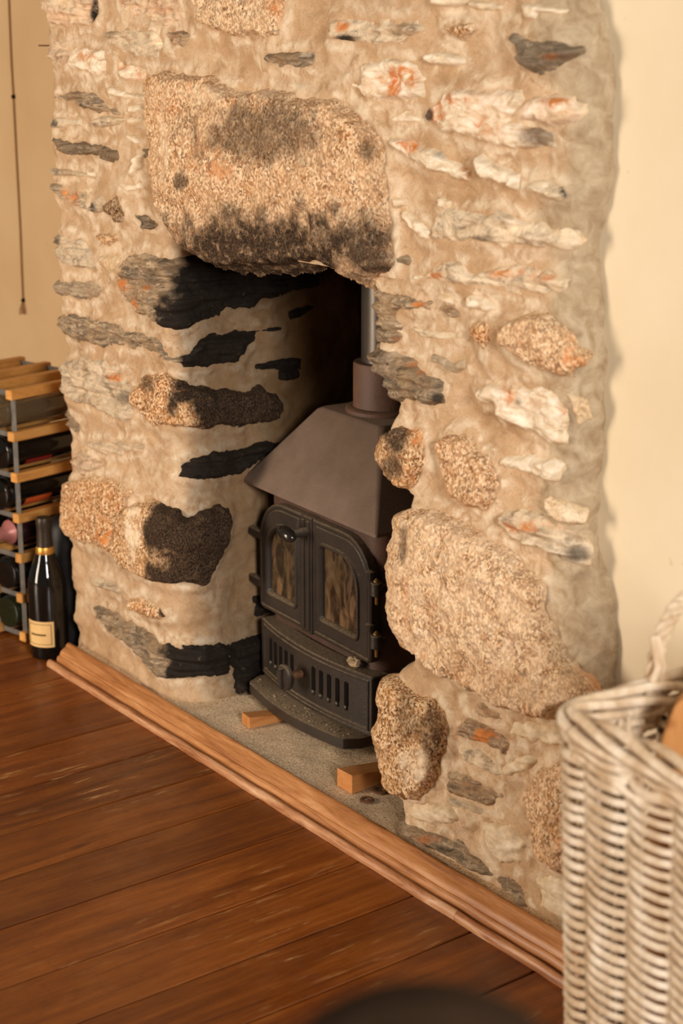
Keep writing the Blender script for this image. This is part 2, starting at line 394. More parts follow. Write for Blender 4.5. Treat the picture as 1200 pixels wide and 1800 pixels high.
# ================================================================ room shell
Y_F = 1.655; Y_WR = 1.705; Y_WL = 1.97; Y_BACK = 2.17
fl = empty('floor', (0, 0, 0)); fl['kind'] = 'structure'
joints = [-4.35, -4.20, -4.05, -3.89, -3.735, -3.58, -3.425, -3.275, -3.12, -2.97, -2.822, -2.665, -2.513, -2.365, -2.220, -2.061, -1.915, -1.771, -1.627, -1.48, -1.33, -1.175, -1.02, -.87, -.72, -.565, -.41, -.26, -.1, .05, .2]
for a, b in zip(joints[:-1], joints[1:]):
    MB().box(a + .0019,  b - .0019, -2.2, 1.965, -.025, random.uniform(-.0006, 0.0), .0016).build('floorboard', M['floor'], fl)
MB().box(-4.5, .4, -2.2, 1.965, -.06, -.026).build('subfloor', M['darkwood'], fl)

wl = MB().box(-5.2, -3.1, Y_WL, Y_WL + .1, 0, 2.45).build('wall_left', M['plaster_shaded'], kind='structure')
wr = MB().box(-1.80, 1.6, Y_WR, Y_WR + .3, 0, 2.45).build('wall_right', M['plaster'], kind='structure')

# ================================================================ stone chimney breast
chim = empty('chimney_breast', (-2.43, Y_F, 0), 'rough stone chimney breast of slate, granite and quartz set in sandy lime mortar', 'chimney breast'); chim['kind'] = 'structure'
_s = [(0, 1048), (150, 1076), (300, 1075), (420, 1049), (500, 1055), (640, 1062), (750, 1050), (850, 1050), (970, 1054), (1060, 1075), (1120, 1083), (1230, 1078)]
_pz = np.array([ony(x, y, 1.700) for y, x in _s]); _o = np.argsort(_pz[:, 2]); XRz, XRx = _pz[_o, 2], _pz[_o, 0]
_j = [(500, 640), (520, 655), (590, 655), (650, 654), (705, 690), (750, 676), (800, 672), (840, 680), (865, 714), (930, 716), (960, 706), (1060, 711), (1130, 724), (1170, 698), (1195, 682), (1300, 684), (1390, 692), (1440, 700)]
_pz = np.array([ony(x, y, Y_F) for y, x in _j]); _o = np.argsort(_pz[:, 2]); XJz, XJx = _pz[_o, 2], _pz[_o, 0]
def X_left(z): return -3.222 + .010 * fbm(z * 9, z * 0 + 2.2, 5, 3)
def X_right(z): return np.interp(z, XRz, XRx)
def X_jamb(z): return np.interp(z, XJz, XJx) + .012
def path(u, X0, rl, X1, rr, splay=0.0):
    X = u.copy(); Y = np.full(u.shape, Y_F); NX = np.zeros(u.shape); NY = -np.ones(u.shape)
    s = u - (X1 - rr); a = np.clip(s / rr, 0, pi / 2); t = np.maximum(s - rr * pi / 2, 0); k = s > 0
    X = np.where(k, X1 - rr + rr * np.sin(a) - splay * t, X); Y = np.where(k, Y_F + rr - rr * np.cos(a) + t, Y)
    NX = np.where(k, np.sin(a), NX); NY = np.where(k, -np.cos(a), NY)
    s = (X0 + rl) - u; a = np.clip(s / rl, 0, pi / 2); t = np.maximum(s - rl * pi / 2, 0); k = s > 0
    X = np.where(k, X0 + rl - rl * np.sin(a), X); Y = np.where(k, Y_F + rl - rl * np.cos(a) + t, Y)
    NX = np.where(k, -np.sin(a), NX); NY = np.where(k, -np.cos(a), NY)
    return np.stack([X, Y], -1), np.stack([NX, NY], -1)
X_REV = -2.742
def rev_r(z): return np.interp(z, [0, .12, .35, .62, .80, 1], [.10, .09, .06, .045, .022, .022])
def S(dom, u, z):
    u = np.asarray(u, float); z = np.asarray(z, float)
    if dom == 'U': p, n = path(u, X_left(z), .05, X_right(z), .045)
    elif dom == 'L': p, n = path(u, X_left(z), .05, X_REV + 0 * z, rev_r(z), .10)
    else: p, n = path(u, X_jamb(z), .032, X_right(z), .045)
    P = np.concatenate([p, z[..., None]], -1); Nn = np.concatenate([n, np.zeros(z.shape + (1,))], -1)
    return P, Nn
def base_h(dom, u, z):
    h = .014 * fbm(u * 7, z * 9, 1, 3) + .005 * fbm(u * 20, z * 26, 2, 2)
    if dom == 'L': h = h + .11 * np.clip(.11 - z, 0, 1) ** 1.3 * 3.0 * sstep(-2.95, -2.80, u) + np.clip(.08 - z, 0, 1) * .15
    return h
_cache = {}
def to_uz(dom, poly):
    out = []
    for (x, y) in poly:
        p = ony(x, y, Y_F); X, z = p[0], p[2]
        lim = (X_REV - float(rev_r(z))) if dom == 'L' else float(X_right(z)) - .045
        if X <= lim: out.append((X, z)); continue
        if dom not in _cache:
            ug = np.arange(-2.86 if dom == 'L' else -1.76, -2.22 if dom == 'L' else -1.55, .003); zg = np.arange(-.02, 1.5, .003)
            UG, ZG = np.meshgrid(ug, zg); P, _ = S(dom, UG, ZG); _cache[dom] = (UG.ravel(), ZG.ravel(), project(P.reshape(-1, 3)))
        UG, ZG, Q = _cache[dom]; i = np.argmin((Q[:, 0] - x) ** 2 + (Q[:, 1] - y) ** 2); out.append((UG[i], ZG[i]))
    return np.array(out)

STONES = []   # (dom, kind, uz, t, sm)
def add_stone(dom, kind, poly, t=.014, sm=.55, soot=0., rust=0., pale=0., edge=1., st=(), res=.0027, label=None, name=None, sootu=None, ew=.012):
    uz = to_uz(dom, poly)
    i = len(STONES)
    u = np.arange(uz[:, 0].min() - .016, uz[:, 0].max() + .016 + res, res); z = np.arange(uz[:, 1].min() - .016, uz[:, 1].max() + .016 + res, res)
    Ug, Zg = np.meshgrid(u, z)
    d0 = sdf(Ug, Zg, uz) + .004
    big = min(1.0, max(.35, d0.max() / .03))
    d = d0 + big * (.010 * fbm(Ug * 38, Zg * 45, i * 1.7, 3) + .003 * fbm(Ug * 160, Zg * 180, i * .9 + 50, 2))
    dm = max(d.max(), .004); wd = min(.016, .6 * dm)
    STONES.append((dom, kind, uz, t, sm, i, big, wd))
    prof = sstep(0, wd, d) * t
    if kind == 'granite':
        prof = prof + t * .5 * np.clip(d / max(dm, .02), 0, 1) ** .6
        rel = .010 * fbm(Ug * 36, Zg * 32, i + 3, 4) + .0025 * vnoise(Ug * 190, Zg * 130, i)
    elif kind == 'slate':
        k = fbm(Ug * 5, Zg * 5, i, 2) * .02
        f_ = fbm(Ug * 9, (Zg + k) * 90, i + 3, 4); q_ = np.floor(f_ * 7) / 7; rel = .006 * f_ + .010 * (q_ + sstep(.55, 1., f_ * 7 - np.floor(f_ * 7)) / 7) + .009 * fbm(Ug * 28, Zg * 34, i + 8, 4)
    else:
        rel = .010 * fbm(Ug * 18, Zg * 40, i + 3, 3) + .005 * fbm(Ug * 60, Zg * 90, i + 4, 3)
    if d0.max() < .012: rel = rel * .5
    hs = base_h(dom, Ug, Zg) + prof + rel * sstep(-.004, wd, d)
    hs = hs - .022 * sstep(.001, .012, -d)
    P, N = S(dom, Ug, Zg)
    P = P + N * hs[..., None]
    ok = d > -.011
    cm = ok[:-1, :-1] | ok[1:, :-1] | ok[:-1, 1:] | ok[1:, 1:]
    q = project(P)
    so = np.full(Ug.shape, float(soot)); ru = np.full(Ug.shape, float(rust)); pa = np.full(Ug.shape, float(pale))
    if sootu is not None: so = np.maximum(so, 1.15 * sstep(sootu - .025, sootu + .02, Ug + .05 * fbm(Ug * 26, Zg * 26, i + 77, 4)))
    for (ch, cx, cy, rx, ry, amt) in st:
        rr = np.hypot((q[..., 0] - cx) / rx, (q[..., 1] - cy) / ry) + .55 * fbm(Ug * 34, Zg * 34, i + 31, 5)
        v = amt * sstep(1.25, .5, rr)
        if ch == 's': so = np.maximum(so, v)
        elif ch == 'r': ru = np.maximum(ru, v)
        else: pa = np.maximum(pa, v)
    ed = edge * sstep(ew, -.002, d - .006 * fbm(Ug * 60, Zg * 60, i + 5, 2))
    ed = ed * (1 - np.clip(so, 0, 1))
    A = np.stack([so, ru, pa, ed], -1).reshape(-1, 4)
    nu = len(u); idx = np.arange(Ug.size).reshape(Ug.shape)
    Fq = np.stack([idx[:-1, :-1], idx[:-1, 1:], idx[1:, 1:], idx[1:, :-1]], -1)[cm]
    used = np.unique(Fq); rm = np.full(Ug.size, -1); rm[used] = np.arange(len(used))
    V = P.reshape(-1, 3)[used] - np.array([-2.43, Y_F, 0])
    o = link_mesh(name or kind + '_stone', V, rm[Fq], M[kind], chim, True, A[used])
    if label: o['label'] = label
    return o

# --- upper wall: top left to top right
G, SL, Q = 'granite', 'slate', 'quartz'
U = 'U'
add_stone(U, SL, [(66,-12),(175,-12),(177,28),(168,45),(140,50),(115,54),(95,45),(82,20)], .016, .5, pale=.75, rust=.35, st=[('s',169,20,10,40,.8)])
add_stone(U, SL, [(215,-12),(318,-12),(322,30),(322,45),(300,48),(260,36),(222,28)], .014, .55, pale=.7, rust=.4)
add_stone(U, SL, [(192,52),(240,47),(275,45),(295,60),(299,82),(285,105),(265,112),(225,98),(200,80)], .018, .5, pale=.55, st=[('p',285,65,25,25,1.2)])
add_stone(U, SL, [(303,55),(325,48),(335,60),(332,82),(312,85),(303,75)], .010, .6, rust=.2)
add_stone(U, SL, [(70,75),(125,70),(128,95),(115,120),(66,115)], .012, .6, pale=.6, rust=.2)
add_stone(U, Q, [(128,85),(150,80),(195,88),(200,125),(178,132),(130,122),(125,105)], .013, .6, rust=.1, st=[('r',152,98,18,12,1.1)])
add_stone(U, Q, [(212,105),(240,112),(262,122),(260,145),(240,145),(215,130)], .010, .6, rust=.5)
add_stone(U, SL, [(66,160),(100,165),(140,157),(175,162),(200,185),(225,200),(220,204),(180,200),(150,195),(120,180),(95,175)], .016, .4, edge=.4)
add_stone(U, Q, [(200,152),(235,163),(265,168),(266,178),(240,174),(202,166)], .012, .4)
add_stone(U, SL, [(82,213),(105,208),(150,207),(150,222),(110,226),(85,224)], .013, .5, pale=.6, st=[('s',95,217,9,9,.7)])
add_stone(U, SL, [(168,210),(195,205),(230,208),(225,215),(185,224),(170,225)], .010, .5, pale=.5)
add_stone(U, SL, [(98,240),(150,252),(180,255),(215,262),(217,275),(205,286),(180,275),(135,275),(108,265)], .016, .3, soot=.35, edge=.4)
add_stone(U, Q, [(231,236),(245,238),(254,250),(247,254),(235,247)], .012, .3)
add_stone(U, Q, [(254,266),(257,272),(251,295),(240,312),(236,302),(243,280)], .013, .3)
add_stone(U, SL, [(255,258),(268,261),(264,272),(257,280),(252,268)], .008, .4, soot=.4)
add_stone(U, Q, [(232,188),(256,180),(258,195),(236,197)], .009, .6)
add_stone(U, Q, [(232,208),(256,206),(257,214),(233,216)], .008, .6)
add_stone(U, SL, [(86,297),(120,298),(152,303),(168,312),(130,309),(88,306)], .010, .5, pale=.3)
add_stone(U, Q, [(150,296),(165,301),(170,311),(157,309)], .011, .4)
add_stone(U, SL, [(84,318),(105,322),(128,335),(157,335),(159,372),(140,362),(120,355),(86,338)], .014, .5, pale=.3, st=[('r',122,345,14,22,1.2)])
add_stone(U, SL, [(163,350),(185,345),(195,360),(180,374),(158,372)], .010, .6, pale=.4, st=[('s',162,364,7,12,.7)])
add_stone(U, G, [(192,360),(200,346),(215,347),(229,375),(227,391),(213,394),(198,376)], .012, .5, soot=.45)
add_stone(U, SL, [(243,375),(258,379),(279,395),(273,401),(255,399)], .010, .4, soot=.5)
add_stone(U, G, [(170,408),(195,410),(222,410),(217,424),(197,431),(178,419)], .012, .5, rust=.2)
add_stone(U, SL, [(86,412),(125,413),(150,418),(173,440),(173,476),(130,466),(90,458)], .014, .5, pale=.5, st=[('s',98,424,9,14,.6)])
add_stone(U, Q, [(215,320),(240,325),(250,318),(254,330),(232,336)], .008, .6, pale=.2)
# lintel
add_stone(U, G, [(283,128),(300,124),(345,130),(385,134),(400,145),(430,160),(480,158),(530,165),(560,170),(600,175),(630,190),(655,210),(672,235),(680,270),(685,320),(691,380),(699,440),(700,468),(680,478),(645,492),(622,482),(595,462),(560,455),(530,464),(480,468),(430,467),(395,466),(370,457),(345,442),(328,420),(320,400),(309,390),(290,350),(284,250)],
    .034, .25, rust=.12, pale=.2, edge=.25, res=.0025, name='lintel_stone', label='huge rough granite lintel block blackened along its lower edge',
    st=[('s',470,445,230,84,.80), ('s',640,435,70,62,.75), ('s',460,235,120,60,.55), ('s',645,262,18,22,.6), ('s',318,318,14,18,.6), ('p',288,250,10,130,.5), ('p',400,160,120,26,.4), ('r',370,285,60,30,.5)])  # pale left and top strips paint the light catching those edges
add_stone(U, G, [(350,-12),(505,-12),(503,40),(495,65),(450,65),(420,65),(380,50),(352,40)], .018, .4, pale=.25, st=[('r',485,15,20,30,.8)])
add_stone(U, SL, [(460,97),(480,90),(535,87),(557,88),(558,115),(540,122),(500,118),(470,115)], .012, .5, soot=.2, edge=.4, st=[('p',545,92,18,8,.9)])
add_stone(U, SL, [(583,28),(620,25),(700,29),(742,32),(753,45),(748,60),(725,78),(690,85),(640,78),(610,75),(583,74)], .015, .5, pale=.65, st=[('s',608,68,20,7,.8),('r',600,45,14,12,.8),('p',660,31,70,6,1.2)])
add_stone(U, Q, [(632,105),(680,100),(720,102),(745,125),(758,135),(755,150),(752,176),(710,178),(665,183),(640,170),(624,147),(645,138)], .017, .4, rust=.15, st=[('r',700,135,42,22,1.0),('r',685,160,20,10,1.)])
add_stone(U, Q, [(752,95),(775,91),(810,97),(818,108),(810,116),(775,113),(755,108)], .018, .3)
add_stone(U, Q, [(765,-12),(826,-12),(826,8),(800,14),(770,10)], .016, .4)
add_stone(U, SL, [(832,2),(870,3),(890,11),(885,18),(850,17),(835,12)], .012, .5, pale=.8)
add_stone(U, Q, [(928,6),(965,10),(1003,17),(995,25),(960,21),(955,33),(930,31),(932,18)], .013, .5)
add_stone(U, G, [(785,42),(815,39),(840,44),(843,56),(825,71),(805,66),(788,56)], .014, .6, rust=.1)
add_stone(U, SL, [(893,44),(912,45),(925,55),(945,70),(975,69),(1000,72),(1030,80),(1030,96),(1005,111),(990,133),(960,133),(935,123),(928,100),(920,85),(905,65)], .022, .35, soot=.45, pale=.2, st=[('r',985,100,30,8,.8),('p',915,60,18,14,.9)])
add_stone(U, Q, [(755,190),(785,165),(835,150),(890,149),(920,155),(936,172),(930,190),(905,208),(985,226),(987,262),(930,266),(860,252),(800,238),(765,221),(747,205)], .020, .35, rust=.22, st=[('r',795,178,34,13,1.3),('r',768,200,18,16,1.1),('s',945,240,42,26,.55),('s',752,203,8,12,.7),('r',855,222,30,15,.7)])
add_stone(U, Q, [(908,205),(935,181),(960,162),(985,158),(1015,165),(1040,188),(1040,206),(1015,224),(985,225)], .022, .35, rust=.3, pale=.1, st=[('r',975,180,35,14,1.0)])
add_stone(U, Q, [(690,206),(715,195),(746,209),(738,216),(690,213)], .010, .5)
add_stone(U, Q, [(688,240),(725,244),(748,258),(780,266),(800,281),(830,300),(829,318),(800,310),(770,300),(740,285),(710,270),(690,259)], .018, .35, st=[('r',710,258,26,12,1.2),('r',818,306,14,14,1.2),('s',775,272,16,8,.4)])
add_stone(U, Q, [(856,274),(875,285),(921,307),(919,331),(890,322),(861,306)], .022, .2, edge=.3)
add_stone(U, SL, [(948,315),(975,314),(997,326),(1000,346),(990,351),(965,339),(945,331)], .018, .4, pale=.8, st=[('s',994,333,7,14,.8)])
add_stone(U, SL, [(772,367),(800,364),(850,369),(900,369),(930,385),(970,390),(1015,394),(1030,412),(1028,440),(960,436),(890,433),(830,425),(770,421)], .019, .35, pale=.72, st=[('s',835,420,30,6,.5),('p',960,405,60,12,1.)])
add_stone(U, Q, [(779,349),(800,354),(801,366),(780,361)], .010, .4)
add_stone(U, Q, [(694,349),(715,349),(719,361),(700,366)], .012, .4, rust=.2)
add_stone(U, Q, [(711,367),(725,371),(740,385),(766,405),(766,421),(745,418),(720,400),(709,385)], .014, .4)
add_stone(U, SL, [(700,452),(716,450),(726,458),(720,466),(703,463)], .008, .5, soot=.3)
R = 'R'
add_stone(R, SL, [(735,484),(790,460),(815,459),(840,477),(870,474),(890,464),(930,467),(990,479),(1003,490),(1002,516),(960,521),(900,516),(860,506),(810,501),(740,494)], .019, .35, pale=.75, st=[('r',765,485,14,8,1.1),('r',900,480,40,10,.9),('r',955,485,40,12,.9)])
add_stone(R, SL, [(625,512),(663,509),(700,517),(740,523),(773,528),(762,541),(716,546),(702,557),(719,573),(720,583),(690,586),(655,576),(625,570)], .020, .3, edge=.3, st=[('r',735,535,14,5,.9)], label='dark flaky slate at the jamb beside the flue pipe', ew=.006)
add_stone(R, SL, [(625,582),(660,575),(690,579),(706,590),(700,600),(690,605),(655,601),(625,597)], .022, .3, edge=.2, st=[('r',700,598,10,8,.6)])
add_stone(R, SL, [(625,600),(660,599),(688,611),(716,631),(742,640),(761,659),(788,669),(787,709),(760,713),(720,705),(700,711),(678,709),(655,700),(625,690)], .020, .35, soot=.22, edge=.4, label='dark slate block with pale scratches beside the stove collar', st=[('r',745,655,12,9,1.3),('r',735,640,30,5,.5),('p',715,622,40,6,.7),('s',770,700,14,12,.7)], ew=.006)
add_stone(R, Q, [(779,515),(804,521),(805,533),(782,527)], .010, .3)
add_stone(R, Q, [(834,521),(860,524),(873,540),(865,546),(835,536)], .013, .3)
add_stone(R, SL, [(761,624),(785,627),(810,640),(823,631),(824,646),(810,653),(785,641),(761,633)], .013, .4, pale=.4, soot=.15)
add_stone(R, SL, [(730,579),(770,584),(818,584),(819,592),(790,597),(740,593)], .008, .6, pale=.7)
add_stone(R, SL, [(773,531),(800,534),(818,545),(822,557),(800,556),(776,545)], .009, .5, soot=.15, rust=.2)
add_stone(R, G, [(893,572),(930,551),(972,547),(1000,572),(1020,598),(1044,618),(1033,642),(1010,661),(960,643),(920,623),(900,601)], .024, .4, rust=.15, pale=.2, st=[('r',1010,630,30,24,.7)], label='rough tan granite lump near the right edge of the breast')
add_stone(R, G, [(838,575),(865,559),(876,575),(874,600),(862,621),(849,600)], .012, .6, rust=.25)
add_stone(R, Q, [(843,681),(870,674),(904,680),(905,671),(940,677),(975,684),(1000,710),(1010,740),(1001,760),(999,783),(970,776),(940,763),(905,746),(885,731),(882,711),(850,706)], .020, .4, rust=.12, st=[('r',890,695,16,18,.9),('r',925,705,12,12,.9),('r',985,720,24,8,.9),('s',911,706,7,9,.35)])
add_stone(R, Q, [(881,802),(930,799),(985,807),(997,822),(985,843),(955,841),(910,829),(879,823)], .020, .3)
add_stone(R, G, [(788,770),(805,759),(830,761),(850,789),(870,799),(881,820),(884,850),(873,880),(862,897),(840,891),(815,871),(795,841),(785,810)], .024, .45, rust=.15, pale=.15)
add_stone(R, G, [(645,770),(675,757),(712,749),(745,751),(757,782),(759,812),(733,856),(717,858),(705,851),(675,843),(645,836)], .022, .45, edge=.5, st=[('s',695,775,30,28,.75),('s',690,820,22,26,.65),('r',735,770,20,22,.7),('r',715,835,16,20,.7)], label='soot-stained granite jamb stone beside the stove hood', ew=.006)
add_stone(R, G, [(690,905),(725,894),(770,889),(800,904),(860,929),(900,959),(930,989),(970,1019),(977,1080),(988,1110),(1012,1160),(1050,1188),(1062,1215),(1020,1232),(990,1262),(950,1256),(900,1241),(860,1216),(800,1186),(750,1152),(715,1132),(690,1080),(682,1000),(682,960)], .036, .3, pale=.35, rust=.08, edge=.3, res=.0027, st=[('r',1030,1195,40,30,.6),('s',708,960,8,40,.5),('r',712,1050,8,60,.4)], label='large pale granite boulder forming the right jamb')
add_stone(R, SL, [(890,896),(920,889),(950,904),(985,914),(1000,924),(1030,939),(1040,960),(1037,996),(1010,991),(985,976),(950,961),(910,946),(888,921)], .020, .4, pale=.65, st=[('r',940,925,50,12,1.),('s',1015,975,26,16,.6)])
add_stone(R, G, [(968,870),(1000,879),(1030,899),(1027,921),(990,916),(963,896)], .018, .5, pale=.6)
add_stone(R, G, [(660,1205),(683,1190),(700,1181),(740,1214),(770,1229),(786,1260),(792,1300),(786,1340),(771,1381),(745,1398),(720,1399),(695,1384),(660,1370),(655,1250)], .030, .35, edge=.4, st=[('s',715,1260,26,50,.45),('s',760,1280,22,60,.55),('p',725,1345,30,30,.8)], label='weathered granite block at the foot of the right jamb', ew=.006)  # right-hand dark patch paints the shade on its rounded side
add_stone(R, SL, [(808,1270),(830,1257),(870,1274),(895,1289),(907,1310),(896,1326),(870,1321),(840,1306),(800,1300)], .017, .45, rust=.2, st=[('r',855,1292,24,14,1.2)])
add_stone(R, SL, [(803,1310),(840,1311),(881,1345),(890,1366),(860,1361),(820,1341)], .014, .45, pale=.75)
add_stone(R, SL, [(791,1350),(830,1359),(870,1384),(887,1400),(870,1421),(840,1411),(798,1393)], .016, .45, rust=.1)
add_stone(R, SL, [(793,1392),(830,1406),(866,1425),(872,1438),(835,1427),(798,1411)], .010, .5, pale=.35)
add_stone(R, SL, [(690,1432),(715,1443),(760,1455),(820,1480),(850,1500),(872,1534),(855,1538),(820,1518),(760,1488),(720,1467),(690,1448)], .015, .4, soot=.2, edge=.5, st=[('r',745,1475,26,8,.5)])
add_stone(R, SL, [(873,1530),(910,1540),(930,1560),(937,1601),(920,1593),(885,1562)], .014, .5, soot=.25)
add_stone(R, G, [(933,1380),(960,1349),(1000,1328),(1040,1340),(1040,1540),(985,1522),(960,1502),(944,1441),(933,1411)], .026, .35, pale=.2, rust=.15, st=[('r',985,1490,14,26,.8)])
add_stone(R, Q, [(715,1428),(722,1412),(760,1399),(800,1409),(832,1440),(800,1451),(750,1446),(717,1437)], .012, .6, edge=1., pale=-.2, ew=.05)
add_stone(R, Q, [(853,1440),(900,1444),(932,1480),(922,1521),(885,1527),(860,1491)], .012, .6, ew=.05)
add_stone(R, Q, [(943,1540),(975,1529),(1020,1550),(1020,1620),(960,1592)], .012, .6, ew=.05)
add_stone(R, Q, [(903,1260),(980,1271),(1000,1312),(940,1302),(898,1291)], .014, .6, ew=.05)
add_stone(R, Q, [(884,1346),(930,1319),(962,1325),(942,1351),(890,1367)], .010, .6, ew=.05)
add_stone(R, SL, [(820,1235),(850,1232),(880,1250),(885,1265),(850,1262)], .009, .6, rust=.15)
add_stone(R, G, [(1000,690),(1030,700),(1040,735),(1015,745),(1004,720)], .012, .7, ew=.05)
L = 'L'
SU = X_REV - .01
add_stone(L, SL, [(213,505),(212,490),(228,452),(262,440),(309,448),(400,450),(480,455),(555,455),(552,500),(470,528),(420,546),(370,561),(312,578),(290,571),(255,551),(225,531)], .018, .35, sootu=SU, edge=.5, st=[('r',207,505,16,16,1.4),('r',236,540,14,18,1.2),('r',262,506,14,5,1.2),('s',265,490,20,22,.4)], label='dark rust-streaked slate lintel support blackened inside the opening', ew=.008)
add_stone(L, SL, [(92,490),(120,491),(165,494),(191,505),(185,521),(155,528),(120,523),(94,506)], .018, .4, pale=.2, soot=.12)
add_stone(L, SL, [(86,548),(140,551),(200,564),(245,581),(283,589),(302,618),(330,610),(362,584),(405,580),(448,573),(492,571),(492,581),(450,589),(430,611),(412,638),(355,647),(320,646),(290,633),(250,613),(180,611),(140,601),(92,582)], .018, .4, sootu=SU-.005, edge=.5, label='long grey slate wrapping the corner, black on its inner end')
add_stone(L, SL, [(446,640),(470,632),(525,632),(528,649),(470,651),(444,649)], .010, .4, soot=1.2)
add_stone(L, SL, [(489,652),(520,648),(526,666),(500,673),(487,666)], .008, .4, soot=1.2)
add_stone(L, SL, [(506,550),(540,534),(561,539),(540,553),(510,561)], .008, .4, soot=1.2)
add_stone(L, SL, [(98,640),(130,629),(160,624),(200,639),(226,655),(240,690),(241,741),(225,746),(195,731),(150,711),(104,692)], .018, .45, pale=.5, st=[('r',200,662,16,8,1.),('s',215,700,18,14,.4)])
add_stone(L, G, [(237,685),(258,660),(300,655),(330,666),(360,681),(430,681),(450,676),(480,690),(495,720),(485,736),(430,746),(370,751),(320,749),(290,749),(262,736),(244,711)], .020, .35, sootu=SU+.02, rust=.2, edge=.5, st=[('s',258,675,12,16,.6),('s',303,715,14,20,.9)], label='golden granite corner stone sooted black inside the opening')
add_stone(L, SL, [(96,714),(118,717),(143,745),(142,766),(125,751),(98,738)], .014, .4, soot=.25)
add_stone(L, SL, [(160,776),(190,769),(230,774),(259,780),(258,791),(225,801),(190,796),(160,786)], .010, .55, pale=.45, rust=.1)
add_stone(L, SL, [(125,801),(150,790),(195,810),(191,821),(150,836),(123,822)], .011, .6, pale=.4, rust=.2)
add_stone(L, SL, [(316,812),(330,804),(345,800),(365,790),(420,785),(480,770),(497,775),(482,796),(440,816),(420,831),(380,843),(345,839),(315,836),(322,825)], .014, .4, soot=1.1, edge=.3)
add_stone(L, G, [(104,850),(160,831),(210,837),(247,859),(232,900),(216,940),(213,971),(185,961),(145,949),(118,925),(108,890)], .020, .5, rust=.2, st=[('r',190,945,28,16,1.)], ew=.02)
add_stone(L, G, [(214,955),(224,900),(250,879),(290,879),(320,890),(330,905),(345,895),(380,884),(397,890),(399,921),(391,961),(371,1001),(355,1027),(330,1021),(300,1021),(265,1013),(224,991)], .030, .3, edge=.4, sootu=X_REV-.045, st=[('s',285,900,26,22,.7),('s',285,1000,22,16,.6),('p',232,930,14,60,.8)], label='rounded granite corner boulder, its inner half soot black')
add_stone(L, SL, [(165,1010),(200,1019),(226,1040),(215,1046),(175,1031)], .009, .6, pale=.3)
add_stone(L, G, [(233,1050),(260,1047),(290,1064),(301,1080),(290,1091),(265,1086),(243,1071)], .012, .55, rust=.2, st=[('s',289,1078,10,10,1.2)])
add_stone(L, SL, [(160,1057),(180,1059),(210,1074),(240,1091),(265,1107),(290,1129),(310,1125),(380,1129),(403,1129),(400,1182),(345,1190),(295,1187),(265,1167),(245,1142),(215,1117),(185,1097),(170,1076)], .018, .4, soot=.2, sootu=-2.80, edge=.6)
add_stone(L, SL, [(402,1129),(425,1119),(470,1109),(505,1128),(498,1172),(450,1196),(408,1220),(400,1190)], .022, .3, soot=1.1, edge=.1)
add_stone(L, SL, [(440,1050),(470,1030),(500,1030),(500,1075),(450,1085)], .010, .5, soot=.9)
add_stone(L, G, [(180,450),(205,446),(224,450),(216,478),(196,481),(180,466)], .010, .7, ew=.05)

